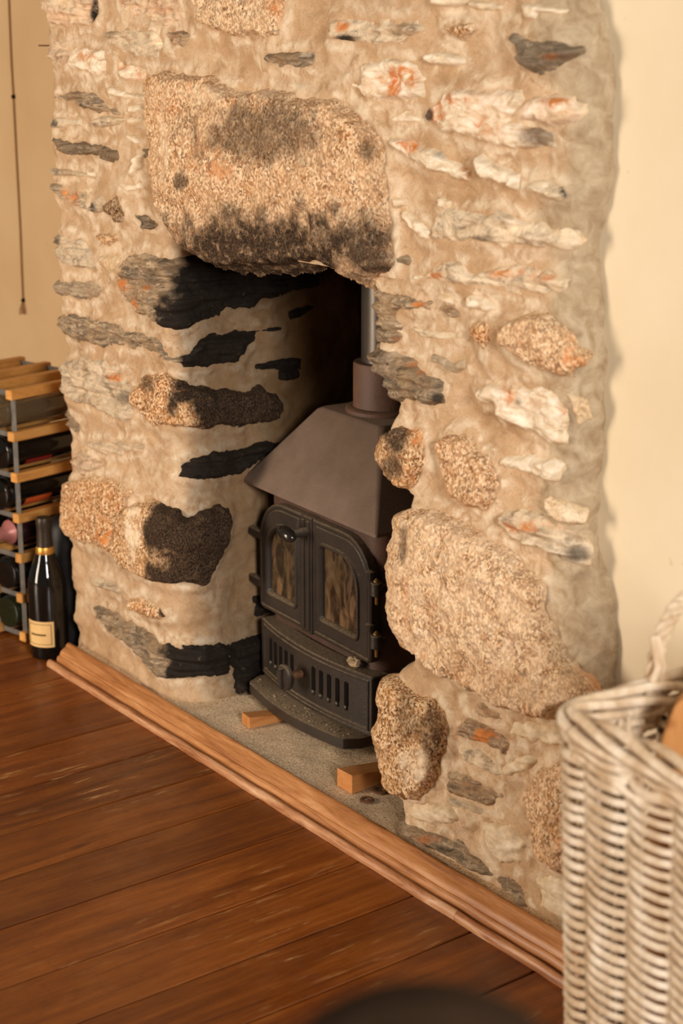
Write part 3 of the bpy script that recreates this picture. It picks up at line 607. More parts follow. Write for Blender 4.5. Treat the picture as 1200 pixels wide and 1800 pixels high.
def mortar(dom, u0, u1, z0, z1, res, name, cut=None):
    u = np.arange(u0, u1 + res, res); z = np.arange(z0, z1 + res * .5, res); z[-1] = z1
    Ug, Zg = np.meshgrid(u, z); h = base_h(dom, Ug, Zg)
    h = h + .004 * fbm(Ug * 50, Zg * 60, 41, 3) + .004 * sstep(.12, .35, vnoise(Ug * 16, Zg * 26, 33))
    pal = .35 * sstep(.0, .3, fbm(Ug * 10, Zg * 14, 61, 3))
    for (sd, kind, uz, t, sm, i, big, wd) in STONES:
        if sd != dom and not ({sd, dom} <= {'U', 'L'} and uz[:, 0].max() < X_REV - .06) and not ({sd, dom} <= {'U', 'R'} and uz[:, 0].min() > -2.05): continue
        m = .05
        a, b = np.searchsorted(u, [uz[:, 0].min() - m, uz[:, 0].max() + m]); c, d_ = np.searchsorted(z, [uz[:, 1].min() - m, uz[:, 1].max() + m])
        if a >= b or c >= d_: continue
        us, zs = Ug[c:d_, a:b], Zg[c:d_, a:b]
        d = sdf(us, zs, uz) + .004 + big * (.010 * fbm(us * 38, zs * 45, i * 1.7, 3) + .003 * fbm(us * 160, zs * 180, i * .9 + 50, 2))
        rim = t * sm * np.where(d < 0, np.exp(-(d / .016) ** 2), 1.0)
        rim = rim * (.7 + .6 * (fbm(us * 30, zs * 30, i + 9, 2) + .5))
        h[c:d_, a:b] = np.maximum(h[c:d_, a:b], base_h(dom, us, zs) + rim) - .035 * sstep(wd * .75, wd * .75 + .009, d)
        pal[c:d_, a:b] = np.maximum(pal[c:d_, a:b], .75 * np.exp(-((d + .004) / .009) ** 2) * (fbm(us * 25, zs * 25, i + 19, 2) > -.1))
    P, N = S(dom, Ug, Zg); P = P + N * h[..., None]
    so = np.zeros(Ug.shape); br = np.zeros(Ug.shape); gr = np.zeros(Ug.shape)
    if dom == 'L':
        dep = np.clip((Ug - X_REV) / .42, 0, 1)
        br = np.maximum(sstep(.0, .62, dep + .25 * fbm(Ug * 6, Zg * 6, 71, 3)) * .95, .62 * sstep(X_REV - .02, X_REV + .09, Ug))  # brown tar stain, deepened inward to paint in the recess shade too
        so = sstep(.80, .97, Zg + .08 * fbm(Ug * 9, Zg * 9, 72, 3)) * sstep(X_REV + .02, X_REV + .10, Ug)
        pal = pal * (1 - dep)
    else:
        gr = sstep(-.085, -.035, Ug - X_right(Zg) + .05 * fbm(Ug * 15, Zg * 15, 81, 3)) * .9
    if dom == 'R': so = np.maximum(so, sstep(.02, -.03, Ug - X_jamb(Zg)) * .95)
    A = np.stack([so, br, gr, pal], -1).reshape(-1, 4)
    idx = np.arange(Ug.size).reshape(Ug.shape); Fq = np.stack([idx[:-1, :-1], idx[:-1, 1:], idx[1:, 1:], idx[1:, :-1]], -1).reshape(-1, 4)
    if cut is not None:
        k = cut(Ug, Zg); km = (k[:-1, :-1] | k[1:, 1:]).ravel(); Fq = Fq[~km]
        used = np.unique(Fq); rm = np.full(Ug.size, -1); rm[used] = np.arange(len(used)); Fq = rm[Fq]; P = P.reshape(-1, 3)[used]; A = A[used]
    o = link_mesh(name, P.reshape(-1, 3) - np.array([-2.43, Y_F, 0]), Fq, M['mortar'], chim, True, A); return o
mortar('U', -3.50, -1.52, .984, 1.50, .0042, 'mortar_bed')
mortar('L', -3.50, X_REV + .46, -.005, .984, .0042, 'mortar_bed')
mortar('R', -2.56, -1.52, -.005, .984, .0042, 'mortar_bed')
def part_box(name, x0, x1, y0, y1, z0, z1, mat, b=.004):
    return MB().box(x0 + 2.43, x1 + 2.43, y0 - Y_F, y1 - Y_F, z0, z1, b).build(name, mat, chim)
part_box('throat_light_block', -2.86, -1.96, 1.672, 2.25, .986, 1.02, M['black'])  # unseen slab added over the recess to keep light out
part_box('back_panel', -2.90, -1.95, 2.215, 2.30, 0, 1.0, M['black'])
part_box('upper_breast', -3.20, -1.68, 1.68, 2.30, 1.495, 2.45, M['mortar'])
# back of the recess: tarry mortar with sooty stones
uu = np.arange(-2.87, -1.98, .012); zz = np.arange(0, .99, .012); Ug, Zg = np.meshgrid(uu, zz)
P = np.stack([Ug + 2.43, Y_BACK - Y_F - .02 * fbm(Ug * 8, Zg * 8, 90, 4), Zg], -1)
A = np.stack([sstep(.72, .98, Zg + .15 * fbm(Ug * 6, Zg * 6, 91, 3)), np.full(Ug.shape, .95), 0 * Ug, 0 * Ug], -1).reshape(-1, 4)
idx = np.arange(Ug.size).reshape(Ug.shape); Fq = np.stack([idx[:-1, :-1], idx[:-1, 1:], idx[1:, 1:], idx[1:, :-1]], -1).reshape(-1, 4)
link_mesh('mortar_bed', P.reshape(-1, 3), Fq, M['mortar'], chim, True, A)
for (cx, cz, rx, rz) in [(-2.66, .86, .09, .05), (-2.52, .83, .06, .03), (-2.58, .74, .07, .025), (-2.70, .66, .05, .03)]:
    n = 22; loops = []
    for sc_, y in [(1.0, .02), (.95, -.012), (.7, -.024), (.3, -.028)]:
        loops.append([(cx + 2.43 + rx * sc_ * cos(2*pi*k/n) * (1 + .18 * sin(3*k + cx*50)), Y_BACK - Y_F - .02 + y, cz + rz * sc_ * sin(2*pi*k/n) * (1 + .2 * cos(2*k + cx*30))) for k in range(n)])
    MB().loft(loops).build('slate_stone', M['black'], chim)

# ================================================================ hearth and its moulding
nx = np.arange(-3.17, -1.60, .008); ny = np.arange(1.6335, 2.18, .008); Ug, Vg = np.meshgrid(nx, ny)
H = .041 + .0035 * fbm(Ug * 22, Vg * 22, 95, 4) + .004 * sstep(-2.16, -2.05, Ug) * sstep(1.72, 1.66, Vg)
P = np.stack([Ug, Vg, H], -1).reshape(-1, 3); idx = np.arange(Ug.size).reshape(Ug.shape)
Fq = np.stack([idx[:-1, :-1], idx[:-1, 1:], idx[1:, 1:], idx[1:, :-1]], -1).reshape(-1, 4)
hs = link_mesh('hearth_slab', P, Fq, M['hearth'], None, True); hs['kind'] = 'structure'; hs['label'] = 'gritty grey concrete hearth slab under the stove'
nose = [(0, 0), (-.0005, .006), (.0010, .0105), (.0045, .0145), (.0090, .0150), (.0125, .0125), (.0140, .0085), (.0140, 0)]
body = [(.0150, 0), (.0150, .0050), (.0180, .0060), (.0188, .0165), (.0205, .0215), (.0240, .0240), (.0262, .0232), (.0272, .0275), (.0300, .0330), (.0350, .0368), (.0410, .0400), (.0440, .0455), (.0475, .0480), (.0520, .0482), (.0545, .0465), (.0545, 0)]
tr = empty('hearth_moulding', (-2.36, 1.578, 0), 'varnished pine moulding strip edging the hearth along the floor', 'moulding')
Y0 = 1.578
def run(pts, x0, x1, name, end0=0.0):
    n = 60; loops = []
    for k in range(n + 1):
        x = x0 + (x1 - x0) * k / n
        loops.append([(x + 2.36, y + .0005 * sin(x * 37), max(z + .0004 * sin(x * 61), 0.0)) for y, z in pts])
    return MB().loft(loops).build(name, M['pine_worn' if name == 'nosing' else 'pine'], tr, angle=50)
run(body, -3.188, -1.50, 'moulding_body')
run(nose, -3.200, -1.8125, 'nosing'); run(nose, -1.8118, -1.50, 'nosing')
for (u, v, r) in [(645, 1407, .013), (668, 1391, .014)]:
    p = onz(u, v, .043)
    MB().loft([[(r*a*cos(2*pi*k/20), r*a*sin(2*pi*k/20), z) for k in range(20)] for a, z in [(1, 0), (1, .002), (.9, .003), (.5, .003), (.42, .002), (.42, 0)]], closed=True).build('washer', M['rust'], label='rusty flat washer on the hearth nearest the wedge' if u > 650 else 'dull flat washer on the hearth in front of the other washer', cat='washer', group=None).location = p

# ================================================================ wood burning stove
def rrect(x0, x1, z0, z1, r, n=8):
    """bottom-left, bottom-right, top-right, top-left radii -> counter clockwise outline"""
    bl, br, trr, tl = r; out = []
    for (cx, cz, rad, a0) in [(x0 + bl, z0 + bl, bl, pi), (x1 - br, z0 + br, br, 1.5 * pi), (x1 - trr, z1 - trr, trr, 0), (x0 + tl, z1 - tl, tl, .5 * pi)]:
        for k in range(n): a = a0 + .5 * pi * k / (n - 1); out.append((cx + rad * cos(a), cz + rad * sin(a)))
    return out
def rr_in(x0, x1, z0, z1, r, i): return rrect(x0 + i, x1 - i, z0 + i, z1 - i, [max(q - i, .0008) for q in r])
def pl(lp, y): return [(x, y, z) for x, z in lp]
st = empty('wood_stove', (-2.515, 1.80, .04), 'dark brown cast iron wood burning stove with double glazed doors and sloping hood', 'stove', rz=radians(-3.5))
def hz(x0, x1, y0, y1, r, z, n=6):
    return [(x, y, z) for x, y in rrect(x0, x1, y0, y1, [r] * 4, n)]
MB().loft([hz(-.185, .19, .055, .30, .03, .0), hz(-.185, .19, .055, .30, .03, .03), hz(-.195, .20, .028, .31, .035, .034), hz(-.195, .20, .028, .31, .035, .45)]).build('firebox', M['body'], st)
MB().loft([hz(-.235, .215, .012, .33, .006, .440), hz(-.248, .230, 0, .34, .006, .441), hz(-.248, .230, 0, .34, .006, .447), hz(-.130, .098, .10, .29, .012, .600), hz(-.122, .090, .108, .282, .012, .605)]).build('hood', M['hood'], st, angle=25)
px_, py_ = -.024, .196
MB().lathe([(.078, .600), (.078, .612), (.074, .615), (.064, .616), (.063, .62), (.063, .698), (.061, .702), (.050, .703)], o=(px_, py_, 0), n=40).build('flue_collar', M['collar'], st)
MB().lathe([(.0475, .69), (.0475, 1.05)], o=(px_, py_, 0), n=40).build('flue_pipe', M['pipe'], st)
YD = .010
def door(x0, x1, z0, z1, r, wx0, wx1, wz0, wz1, wr, name):
    yb, yf = .030, YD
    O = lambda i, y: pl(rr_in(x0, x1, z0, z1, r, i), y); Wn = lambda i, y: pl(rr_in(wx0, wx1, wz0, wz1, wr, -i), y)
    d = MB().loft([O(0, yb), O(0, yf + .003), O(.003, yf), O(.007, yf), O(.009, yf + .0025), O(.0115, yf + .0025), O(.0135, yf + .001), Wn(.010, yf + .001), Wn(.0085, yf - .003), Wn(.0045, yf - .0035), Wn(.002, yf - .001), Wn(0, yf + .006), Wn(0, yb)], closed=True).build(name, M['iron'], st, angle=30)
    g = MB().loft([Wn(-.0005, yf + .0075), Wn(-.0005, yf + .011)]).build('glass_pane', M['pane'], d)
    return d
dl = door(-.200, -.037, .186, .420, [.012, .002, .002, .088], -.163, -.063, .228, .372, [.006, .006, .006, .058], 'door')
dr = door(.001, .200, .186, .420, [.002, .012, .088, .002], .034, .154, .228, .372, [.006, .006, .058, .006], 'door')
sb = MB().box(-.0365, .0005, YD - .002, .03, .184, .421, .002)
for x in (-.0275, -.0085): sb.box(x - .0045, x + .0045, YD - .0055, YD - .001, .192, .414, .0015)
sb.build('centre_strip', M['iron'], dl)
kb = MB().lathe([(.009, YD), (.010, YD - .012), (.008, YD - .026), (.008, YD - .034)], o=(-.012, 0, .392), axis='y', n=16)
kb.build('knob_stem', M['iron'], dl)
loops = []
for k in range(11):
    a = pi * k / 10; x = -.028 * cos(a)
    loops.append([(-.026 + x, YD - .043 + .0145 * sin(a) * cos(2*pi*j/16) + .002, .390 + .0145 * max(sin(a), .02) * sin(2*pi*j/16) - x * .10) for j in range(16)])
MB().loft(loops).build('door_knob', M['iron'], dl, angle=60, label='glossy oval black door knob').data.materials[0] = plain('polished_black_knob', lin(40, 35, 30), .18, .2, .6, 40, .1, 0)
for zc in (.338, .236):
    h = MB().box(-.262, -.196, YD - .001, YD + .014, zc - .0095, zc + .0095, .003)
    h.lathe([(.010, -.011), (.011, -.009), (.011, .009), (.010, .011)], o=(-.258, YD + .006, zc), n=14)
    h = h.build('hinge', M['iron'], dl)
    MB().lathe([(.0025, -.020), (.0032, -.019), (.0032, .013), (.0045, .0135), (.0045, .0155), (.0015, .018)], o=(-.258, YD + .006, zc), n=12).build('hinge_pin', M['brass'], st)
    h = MB().box(.186, .222, YD + .002, YD + .022, zc - .008, zc + .008, .003)
    h.lathe([(.010, -.013), (.0115, -.011), (.0115, .011), (.010, .013)], o=(.214, YD + .004, zc), n=14)
    h.lathe([(.010, -.006), (.010, .006), (.004, .009)], o=(.194, YD + .004, zc + .022), n=10)
    h = h.build('hinge', M['iron'], dr)
    MB().lathe([(.0025, -.030), (.0032, -.029), (.0032, .014), (.0062, .0145), (.0062, .0165), (.0015, .021)], o=(.214, YD + .004, zc), n=12).build('hinge_pin', M['brass'], st)
# ash pit drawer (bowed front)
def bow(x, c=.012, hw=.20, d=.024): return -d * max(0.0, 1 - ((x - c) / hw) ** 2)
def bowed(lp, y): return [(x, y + bow(x), z) for x, z in lp]
def rr_dense(x0, x1, z0, z1, r, i):
    b = rr_in(x0, x1, z0, z1, [r] * 4, i); out = []
    for k in range(len(b)):
        a, c = b[k], b[(k + 1) % len(b)]
        m = 14 if abs(c[0] - a[0]) > .1 else (1)
        for j in range(m): out.append((a[0] + (c[0] - a[0]) * j / m, a[1] + (c[1] - a[1]) * j / m))
    return out
dx0, dx1, dz0, dz1 = -.190, .212, .046, .166
D = lambda i, y: bowed(rr_dense(dx0, dx1, dz0, dz1, .006, i), y)
mb = MB(); n_ = len(D(0, 0))
mb.loft([D(0, .045), D(0, .010), D(.002, .007), D(.006, .007), D(.0075, .0095), D(.0095, .0095), D(.011, .007), D(.0135, .0072), D(.016, .011)], cap0=False, cap1=False)
# inner panel as a grid so that it follows the bow
xs = np.linspace(dx0 + .015, dx1 - .015, 30); mb.add([(x, .0105 + bow(x), z) for z in (dz0 + .015, dz1 - .015) for x in xs], [(k, k + 1, 30 + k + 1, 30 + k) for k in range(29)])
dw = mb.build('ash_door', M['iron'], st, angle=30)
for xc in [-.140, -.115, -.090, -.065, -.040, .040, .065, .090, .115, .140]:
    s_ = rrect(xc - .0042, xc + .0042, .088, .134, [.004] * 4, 5)
    MB().loft([[(x, .0095 + bow(xc), z) for x, z in s_], [(xc + (x - xc) * 1.5, .0098 + bow(xc), z) for x, z in [(a, b + (.0025 if b > .11 else -.0025)) for a, b in s_]], [(xc + (x - xc) * 1.5, .0112 + bow(xc), z) for x, z in s_]]).build('air_slot', M['hole'], dw)
    MB().lathe([(.0052, .0), (.0050, -.003), (.0025, -.0048)], o=(xc, .0105 + bow(xc), .0835), axis='y', n=10).build('slot_lip', M['iron'], dw)
ko = (-.004, bow(0) + .010, .108)
MB().lathe([(.009, 0), (.0085, -.020), (.007, -.034)], o=ko, axis='y', n=14).build('knob_stem', M['rust'], dw)
k_ = MB().lathe([(.010, -.030), (.024, -.031), (.026, -.034), (.026, -.039), (.023, -.042), (.008, -.044)], o=ko, axis='y', n=28)
k_.box(ko[0] - .004, ko[0] + .004, ko[1] - .050, ko[1] - .040, ko[2] - .022, ko[2] + .022, .002)
k_.build('air_knob', M['iron'], dw)
# fender lip
def lip_loop(z, i):
    pts = []
    for k in range(25):
        t = k / 24; x = -.182 + i + (.378 - 2 * i) * t; e = min(1, min(t, 1 - t) / .06)
        y = -.036 - .024 * sin(pi * t) + .028 * (1 - e) ** 2 + i
        pts.append((x, y, z))
    return pts + [(.196 - i, .05, z), (-.182 + i, .05, z)]
MB().loft([lip_loop(.020, .002), lip_loop(.022, 0), lip_loop(.042, 0), lip_loop(.0445, .003)]).build('hearth_lip', M['iron'], st, angle=40)
for s_ in (-.155, .165): MB().box(s_ - .02, s_ + .02, .05, .09, .0, .03).build('leg', M['iron'], st)
# ash crumbs on the lip and ledge
cr = MB()
for k in range(130):
    t = random.gauss(.60, .2); t = min(max(t, .06), .95); x = -.18 + .37 * t; y = random.uniform(-.052, -.016) + .01 * abs(t - .5)
    s_ = random.uniform(.0008, .0028); a = random.random() * 3
    cr.add([(x + s_ * cos(a) * 1.5, y + s_ * sin(a), .0448), (x - s_ * cos(a), y - s_ * sin(a) * 1.4, .0448), (x + s_ * .4, y - s_ * .5, .0450 + s_), (x - s_ * .3, y + s_ * .8, .0446)], [(0, 1, 2), (0, 2, 3), (1, 3, 2), (0, 3, 1)])
tag(cr.build('ash_crumbs', M['ash'], st, smooth=False), kind='stuff')
def lump(rx, ry, rz_, n=14, m=9, seed=0, k=.35):
    loops = []
    for i in range(m):
        a = pi * i / (m - 1); loops.append([(rx * max(sin(a), .02) * cos(2*pi*j/n) * (1 + k * float(vnoise(i * .9, j * .9, seed))), ry * max(sin(a), .02) * sin(2*pi*j/n) * (1 + k * float(vnoise(i * .8 + 5, j * .8, seed))), -rz_ * cos(a) * (1 + k * float(vnoise(i * .9, j * .7 + 9, seed)))) for j in range(n)])
    return loops
em = MB().loft(lump(.017, .010, .009, seed=3, k=1.0)).build('ember_lump', M['ash'], label='crumbly grey ash lump on top of the ash door', cat='ash lump'); em.location = (-2.515 + .150, 1.80 - .009 + .0075, .04 + .176)

# wedges
def wedge(p0, w_, L_, h0, h1, rz, label):
    V = [(0, 0, 0), (w_, 0, 0), (w_, L_, 0), (0, L_, 0), (0, 0, h0), (w_, 0, h0), (w_, L_, h1), (0, L_, h1)]
    b = .001
    mb = MB().add(V, [(0, 3, 2, 1), (4, 5, 6, 7), (0, 1, 5, 4), (1, 2, 6, 5), (2, 3, 7, 6), (3, 0, 4, 7)])
    o = mb.build('wood_wedge', M['wedge'], smooth=False, label=label, cat='wedge', group='pine wedges under the stove')
    bv = o.modifiers.new('bevel', 'BEVEL'); bv.width = .0012; bv.segments = 2
    o.location = p0; o.rotation_euler = (0, 0, rz); return o
wedge(onz(592, 1382, .042), .043, .20, .036, .006, radians(2), 'larger pine wedge beside the granite jamb under the stove')
wedge(onz(425, 1272, .042), .032, .15, .024, .005, radians(-6), 'smaller pine wedge under the stove lip beside the sooty slate')

# ================================================================ bottles
def bottle_profile(kind):
    if kind == 'sparkling':
        return [(.030, 0), (.041, .002), (.0435, .008), (.0435, .150), (.042, .175), (.036, .200), (.026, .225), (.019, .245), (.0165, .262), (.0150, .300), (.0160, .312), (.0150, .318)]
    return [(.030, 0), (.036, .002), (.0375, .006), (.0375, .185), (.035, .202), (.026, .217), (.0165, .226), (.0145, .240), (.0145, .290), (.0155, .292), (.0155, .299), (.0145, .300)]
def bottle(name, loc, direction, mat, label, cap=None, cap_len=.07, lab=None, kind='wine', roll=0.0, lab_arc=None, lab_z=(.055, .13), group=None):
    e = empty(name, loc, label, 'bottle', group)
    q = Vector((0, 0, 1)).rotation_difference(Vector(direction).normalized()); e.rotation_mode = 'QUATERNION'
    from mathutils import Quaternion
    e.rotation_quaternion = q @ Quaternion((0, 0, 1), roll)
    pr = bottle_profile(kind)
    MB().lathe(pr, n=32).build('glass_body', mat, e, angle=50)
    top = pr[-1][1]
    if cap:
        pc = [(r + .0008, h) for r, h in pr if h >= top - cap_len]
        rr = np.interp(top - cap_len, [h for r, h in pr], [r for r, h in pr]) + .0008
        MB().lathe([(rr, top - cap_len)] + pc + [(.002, top + .001)], n=24).build('capsule', cap, e, angle=50)
    if lab:
        r = pr[3][0] + .0006; a0, a1 = lab_arc or (-1.3, 1.3)
        def arc(z0, z1, rr, b0, b1, nm, mt, par):
            n = 20; V = []; 
            for rad in (rr, rr - .0004):
                for z in (z0, z1):
                    V += [(rad * cos(b0 + (b1 - b0) * k / n), rad * sin(b0 + (b1 - b0) * k / n), z) for k in range(n + 1)]
            N_ = n + 1; Fc = []
            for k in range(n):
                Fc += [(k, k + 1, N_ + k + 1, N_ + k), (2*N_ + k, 3*N_ + k, 3*N_ + k + 1, 2*N_ + k + 1)]
            return MB().add(V, Fc).build(nm, mt, par, angle=60)
        L_ = arc(lab_z[0], lab_z[1], r, a0, a1, 'label', lab, e)
        if kind == 'sparkling':
            z0, z1 = lab_z; ii = .006; da = ii / r
            for (q0, q1, b0, b1) in [(z0 + ii, z0 + ii + .0012, a0 + da, a1 - da), (z1 - ii - .0012, z1 - ii, a0 + da, a1 - da), (z0 + ii, z1 - ii, a0 + da, a0 + da + .03), (z0 + ii, z1 - ii, a1 - da - .03, a1 - da),
                                     (z0 + .027, z0 + .031, a0 + .28, a1 - .42)]:
                arc(q0, q1, r + .0004, b0, b1, 'label_print', M['label_ink'], L_)
    return e
bp = (-3.264, 1.620, 0.0)
view = atan2(0 - bp[1], 0 - bp[0])
b = bottle('sparkling_wine_bottle', bp, (0, 0, 1), M['bottle'], 'dark sparkling wine bottle with cream label standing on the floorboards', None, lab=M['label'], kind='sparkling', lab_arc=(view - 1.35, view + .25), lab_z=(.032, .092))
MB().lathe([(.0185, .252), (.0175, .262), (.0160, .298), (.0172, .306), (.0175, .314), (.0160, .322), (.006, .325)], n=24).build('foil_neck', M['foil'], b, angle=60)
MB().lathe([(.0205, .240), (.0212, .244), (.0205, .252), (.0190, .256)], n=24).build('gold_collar', M['gold'], b, angle=60)
MB().lathe([(.040, 0), (.046, .004), (.047, .02), (.047, .25), (.044, .275), (.034, .296), (.018, .306), (.002, .308)], n=32).build('bottle_tube', M['tube'], label='black round-topped tube standing in shadow behind the sparkling wine bottle', cat='tube').location = (-3.312, 1.700, 0)

# ================================================================ wine rack
RK = empty('wine_rack', (-3.365, 1.60, 0), 'pine and galvanised steel wine rack full of bottles beside the chimney', 'wine rack', rz=radians(12))
PZ = [.015 + .0945 * k for k in range(7)]; PX = [0, -.0985, -.197, -.2955]; BL = .275
bar0 = MB().box(-.011, .011, 0, BL, -.011, .011, .002).build('wooden_bar', M['rackwood'], RK); first = True
for x in PX:
    for z in PZ:
        o = bar0 if first else bar0.copy()
        if not first: COL.objects.link(o); o.parent = RK
        first = False; o.location = (x, random.uniform(-.002, .002), z)
for x in PX:
    for y in (.012, BL - .012): MB().box(x - .0085, x + .0085, y - .0008, y + .0008, PZ[0] - .008, PZ[-1] + .008, .0003).build('upright_strip', M['steel'], RK)
for z in PZ:
    for y in (.015, BL - .015): MB().box(PX[-1] - .008, PX[0] + .008, y - .0008, y + .0008, z - .006, z + .006, .0003).build('cross_strip', M['steel'], RK)
def in_rack(c, k, yoff, dirn, mat, label, **kw):
    x = -.0985 * (c + .5); z = PZ[k] + .011 + .0385
    a = radians(12); X = -3.365 + x * cos(a) - yoff * sin(a); Y = 1.60 + x * sin(a) + yoff * cos(a)
    return bottle('wine_bottle', (X, Y, z), (-sin(a) * dirn, cos(a) * dirn, 0), mat, label, roll=kw.pop('roll', 0), **kw)
RL = [('clear', 'bottle_clear'), ('red', 'bottle_red'), ('black', 'bottle'), ('purple', 'bottle_red'), ('dark', 'bottle'), ('green', 'bottle_green')]
in_rack(0, 5, -.02, 1, M['bottle_clear'], 'clear glass bottle lying in the top cell of the wine rack', cap=None)
in_rack(0, 4, .0, 1, M['bottle'], 'dark bottle with a red label lying in the second cell from the rack top', lab=M['redlabel'], lab_arc=(-.4, 1.6), roll=1.2)
in_rack(0, 3, -.01, 1, M['bottle'], 'dark bottle with an orange label lying in the third cell from the rack top', lab=M['orangelabel'], lab_arc=(-.4, .9), roll=1.0)
in_rack(0, 2, .235, -1, M['bottle_red'], 'red wine bottle with pink capsule sticking out of the wine rack', cap=M['pink'], cap_len=.085)
in_rack(0, 1, .0, 1, M['bottle'], 'black bottle lying in the rack cell just below the pink capsule')
in_rack(0, 0, .0, 1, M['bottle_green'], 'dark green bottle lying in the lowest cell of the rack')
for k, nm in enumerate(['lowest', 'second lowest', 'third lowest', 'fourth lowest', 'fifth lowest', 'topmost']):
    in_rack(1, k, .0, 1, M['bottle'] if k != 3 else M['bottle_green'], 'dark bottle in the inner rack column, %s cell' % nm)

# cable with clips on the left wall, nail
ca = empty('wall_cable', tuple(ony(40, 550, Y_WL)), 'thin tan cable pinned down the plaster wall above the wine rack', 'cable')
pts = [ony(12, -60, Y_WL - .004), ony(15, 0, Y_WL - .004), ony(19, 100, Y_WL - .004), ony(23, 170, Y_WL - .004), ony(28, 270, Y_WL - .004), ony(35, 400, Y_WL - .004), ony(38, 480, Y_WL - .004), ony(40, 528, Y_WL - .004), ony(40, 552, Y_WL - .004)]
o_ = np.array(ca.location)
MB().tube([p - o_ for p in pts], .0022, 8).build('cord', M['cable'], ca)
for (u, v) in [(23, 170), (40, 528)]:
    p = ony(u, v, Y_WL - .005) - o_; MB().box(p[0] - .004, p[0] + .004, p[1] - .004, p[1] + .006, p[2] - .005, p[2] + .005).build('clip', M['darkwood'], ca)
for du in (-5, 4):
    MB().tube([ony(40 + du * .3, 533, Y_WL - .004) - o_, ony(40 + du, 545, Y_WL - .004) - o_, ony(40 + du, 553, Y_WL - .004) - o_], .0016, 6).build('loose_end', M['cable'], ca)
p = ony(68, 80, 1.70)
MB().tube([(0, 0, 0), (.05, .0, .0), (.051, 0, 0), (.06, .02, 0)], [.0016, .0016, .0016, .0016], 6).build('nail', M['rust'], label='thin rusty nail sticking out of the top left edge of the stonework', cat='nail').location = p

# ================================================================ wicker log basket
BX0, BX1, BY0, BY1, BH = -1.287, -.86, 1.280, 1.690, .612
bk = empty('log_basket', ((BX0 + BX1) / 2, (BY0 + BY1) / 2, 0), 'tall square grey willow basket of firewood standing by the right wall', 'basket')
BC = ((BX0 + BX1) / 2, (BY0 + BY1) / 2); HWX = (BX1 - BX0) / 2; HWY = (BY1 - BY0) / 2
def per(s, z, off=0.0):
    """point on the basket wall; s in [0, total) around a rounded rectangle, off outwards"""
    k = 1 - .10 * (1 - z / BH); hx, hy, r = HWX * k, HWY * k, .025
    segs = [(2 * (hx - r)), pi * r / 2, 2 * (hy - r), pi * r / 2] * 2; tot = sum(segs); s = (s % 1.0) * tot
    hx2, hy2 = hx, hy; i = 0
    while s > segs[i] and i < 7: s -= segs[i]; i += 1
    f = s / segs[i]
    C4 = [(hx - r, -hy + r), (hx - r, hy - r), (-hx + r, hy - r), (-hx + r, -hy + r)]
    if i == 0: x, y, nx_, ny_ = -hx + r + s, -hy, 0, -1
    elif i == 2: x, y, nx_, ny_ = hx, -hy + r + s, 1, 0
    elif i == 4: x, y, nx_, ny_ = hx - r - s, hy, 0, 1
    elif i == 6: x, y, nx_, ny_ = -hx, hy - r - s, -1, 0
    else:
        c = C4[(i - 1) // 2]; a = -pi / 2 + ((i - 1) // 2) * pi / 2 + f * pi / 2; nx_, ny_ = cos(a), sin(a); x, y = c[0] + r * nx_, c[1] + r * ny_
    return Vector((x + nx_ * off, y + ny_ * off, z))
NK = 24; 
for k in range(NK):
    sk = MB()
    for ds in (-.0042, .0042): sk.tube([per((k + .33) / NK + ds, z, 0) for z in (.01, .15, .30, .45, .585)], .0034, 6)
    sk.build('stake', M['wicker'], bk)
NR = 37; PR = .0150
wk_r = random.Random(5)
for r in range(NR):
    z0 = .022 + r * PR; mb = MB()
    for k in range(NK):
        j = wk_r.uniform(-.05, .05); zj = wk_r.uniform(-.001, .001); rd = wk_r.uniform(.0040, .0047)
        pts = []
        for q in range(11):
            t = q / 10; s_ = (k + j + t * 1.48) / NK
            off = -.0090 + .0205 * min(1, sin(pi * t) * 1.15) ** .9; zz_ = z0 + zj + PR * (-.22 + .50 * (1 - float(sstep(.05, .45, t))) + .30 * t)
            pts.append(per(s_, zz_, off))
        mb.tube(pts, rd, 6, False)
    mb.build('weaver', M['wicker'], bk)
for r in range(5):   # plaited border
    mb = MB(); n = 240; pts = []
    for q in range(n):
        s_ = q / n; a = -2 * pi * (s_ * 4 + r / 5)
        pts.append(per(s_, BH - .016 + .015 * sin(a) + .002 * sin(3 * a + r), .001 + .0125 * cos(a)))
    mb.tube(pts + [pts[0]], .0060, 8, False); mb.build('border_strand', M['wicker'], bk)
for r in range(3):   # close upsett rows under the border
    mb = MB(); n = 240; pts = [per(q / n, BH - .040 - .010 * r + .003 * sin(2 * pi * q / n * 24 + r), .004 + .005 * sin(2 * pi * q / n * 12 + r * 2.1)) for q in range(n)]
    mb.tube(pts + [pts[0]], .0052, 8, False); mb.build('border_strand', M['wicker'], bk)
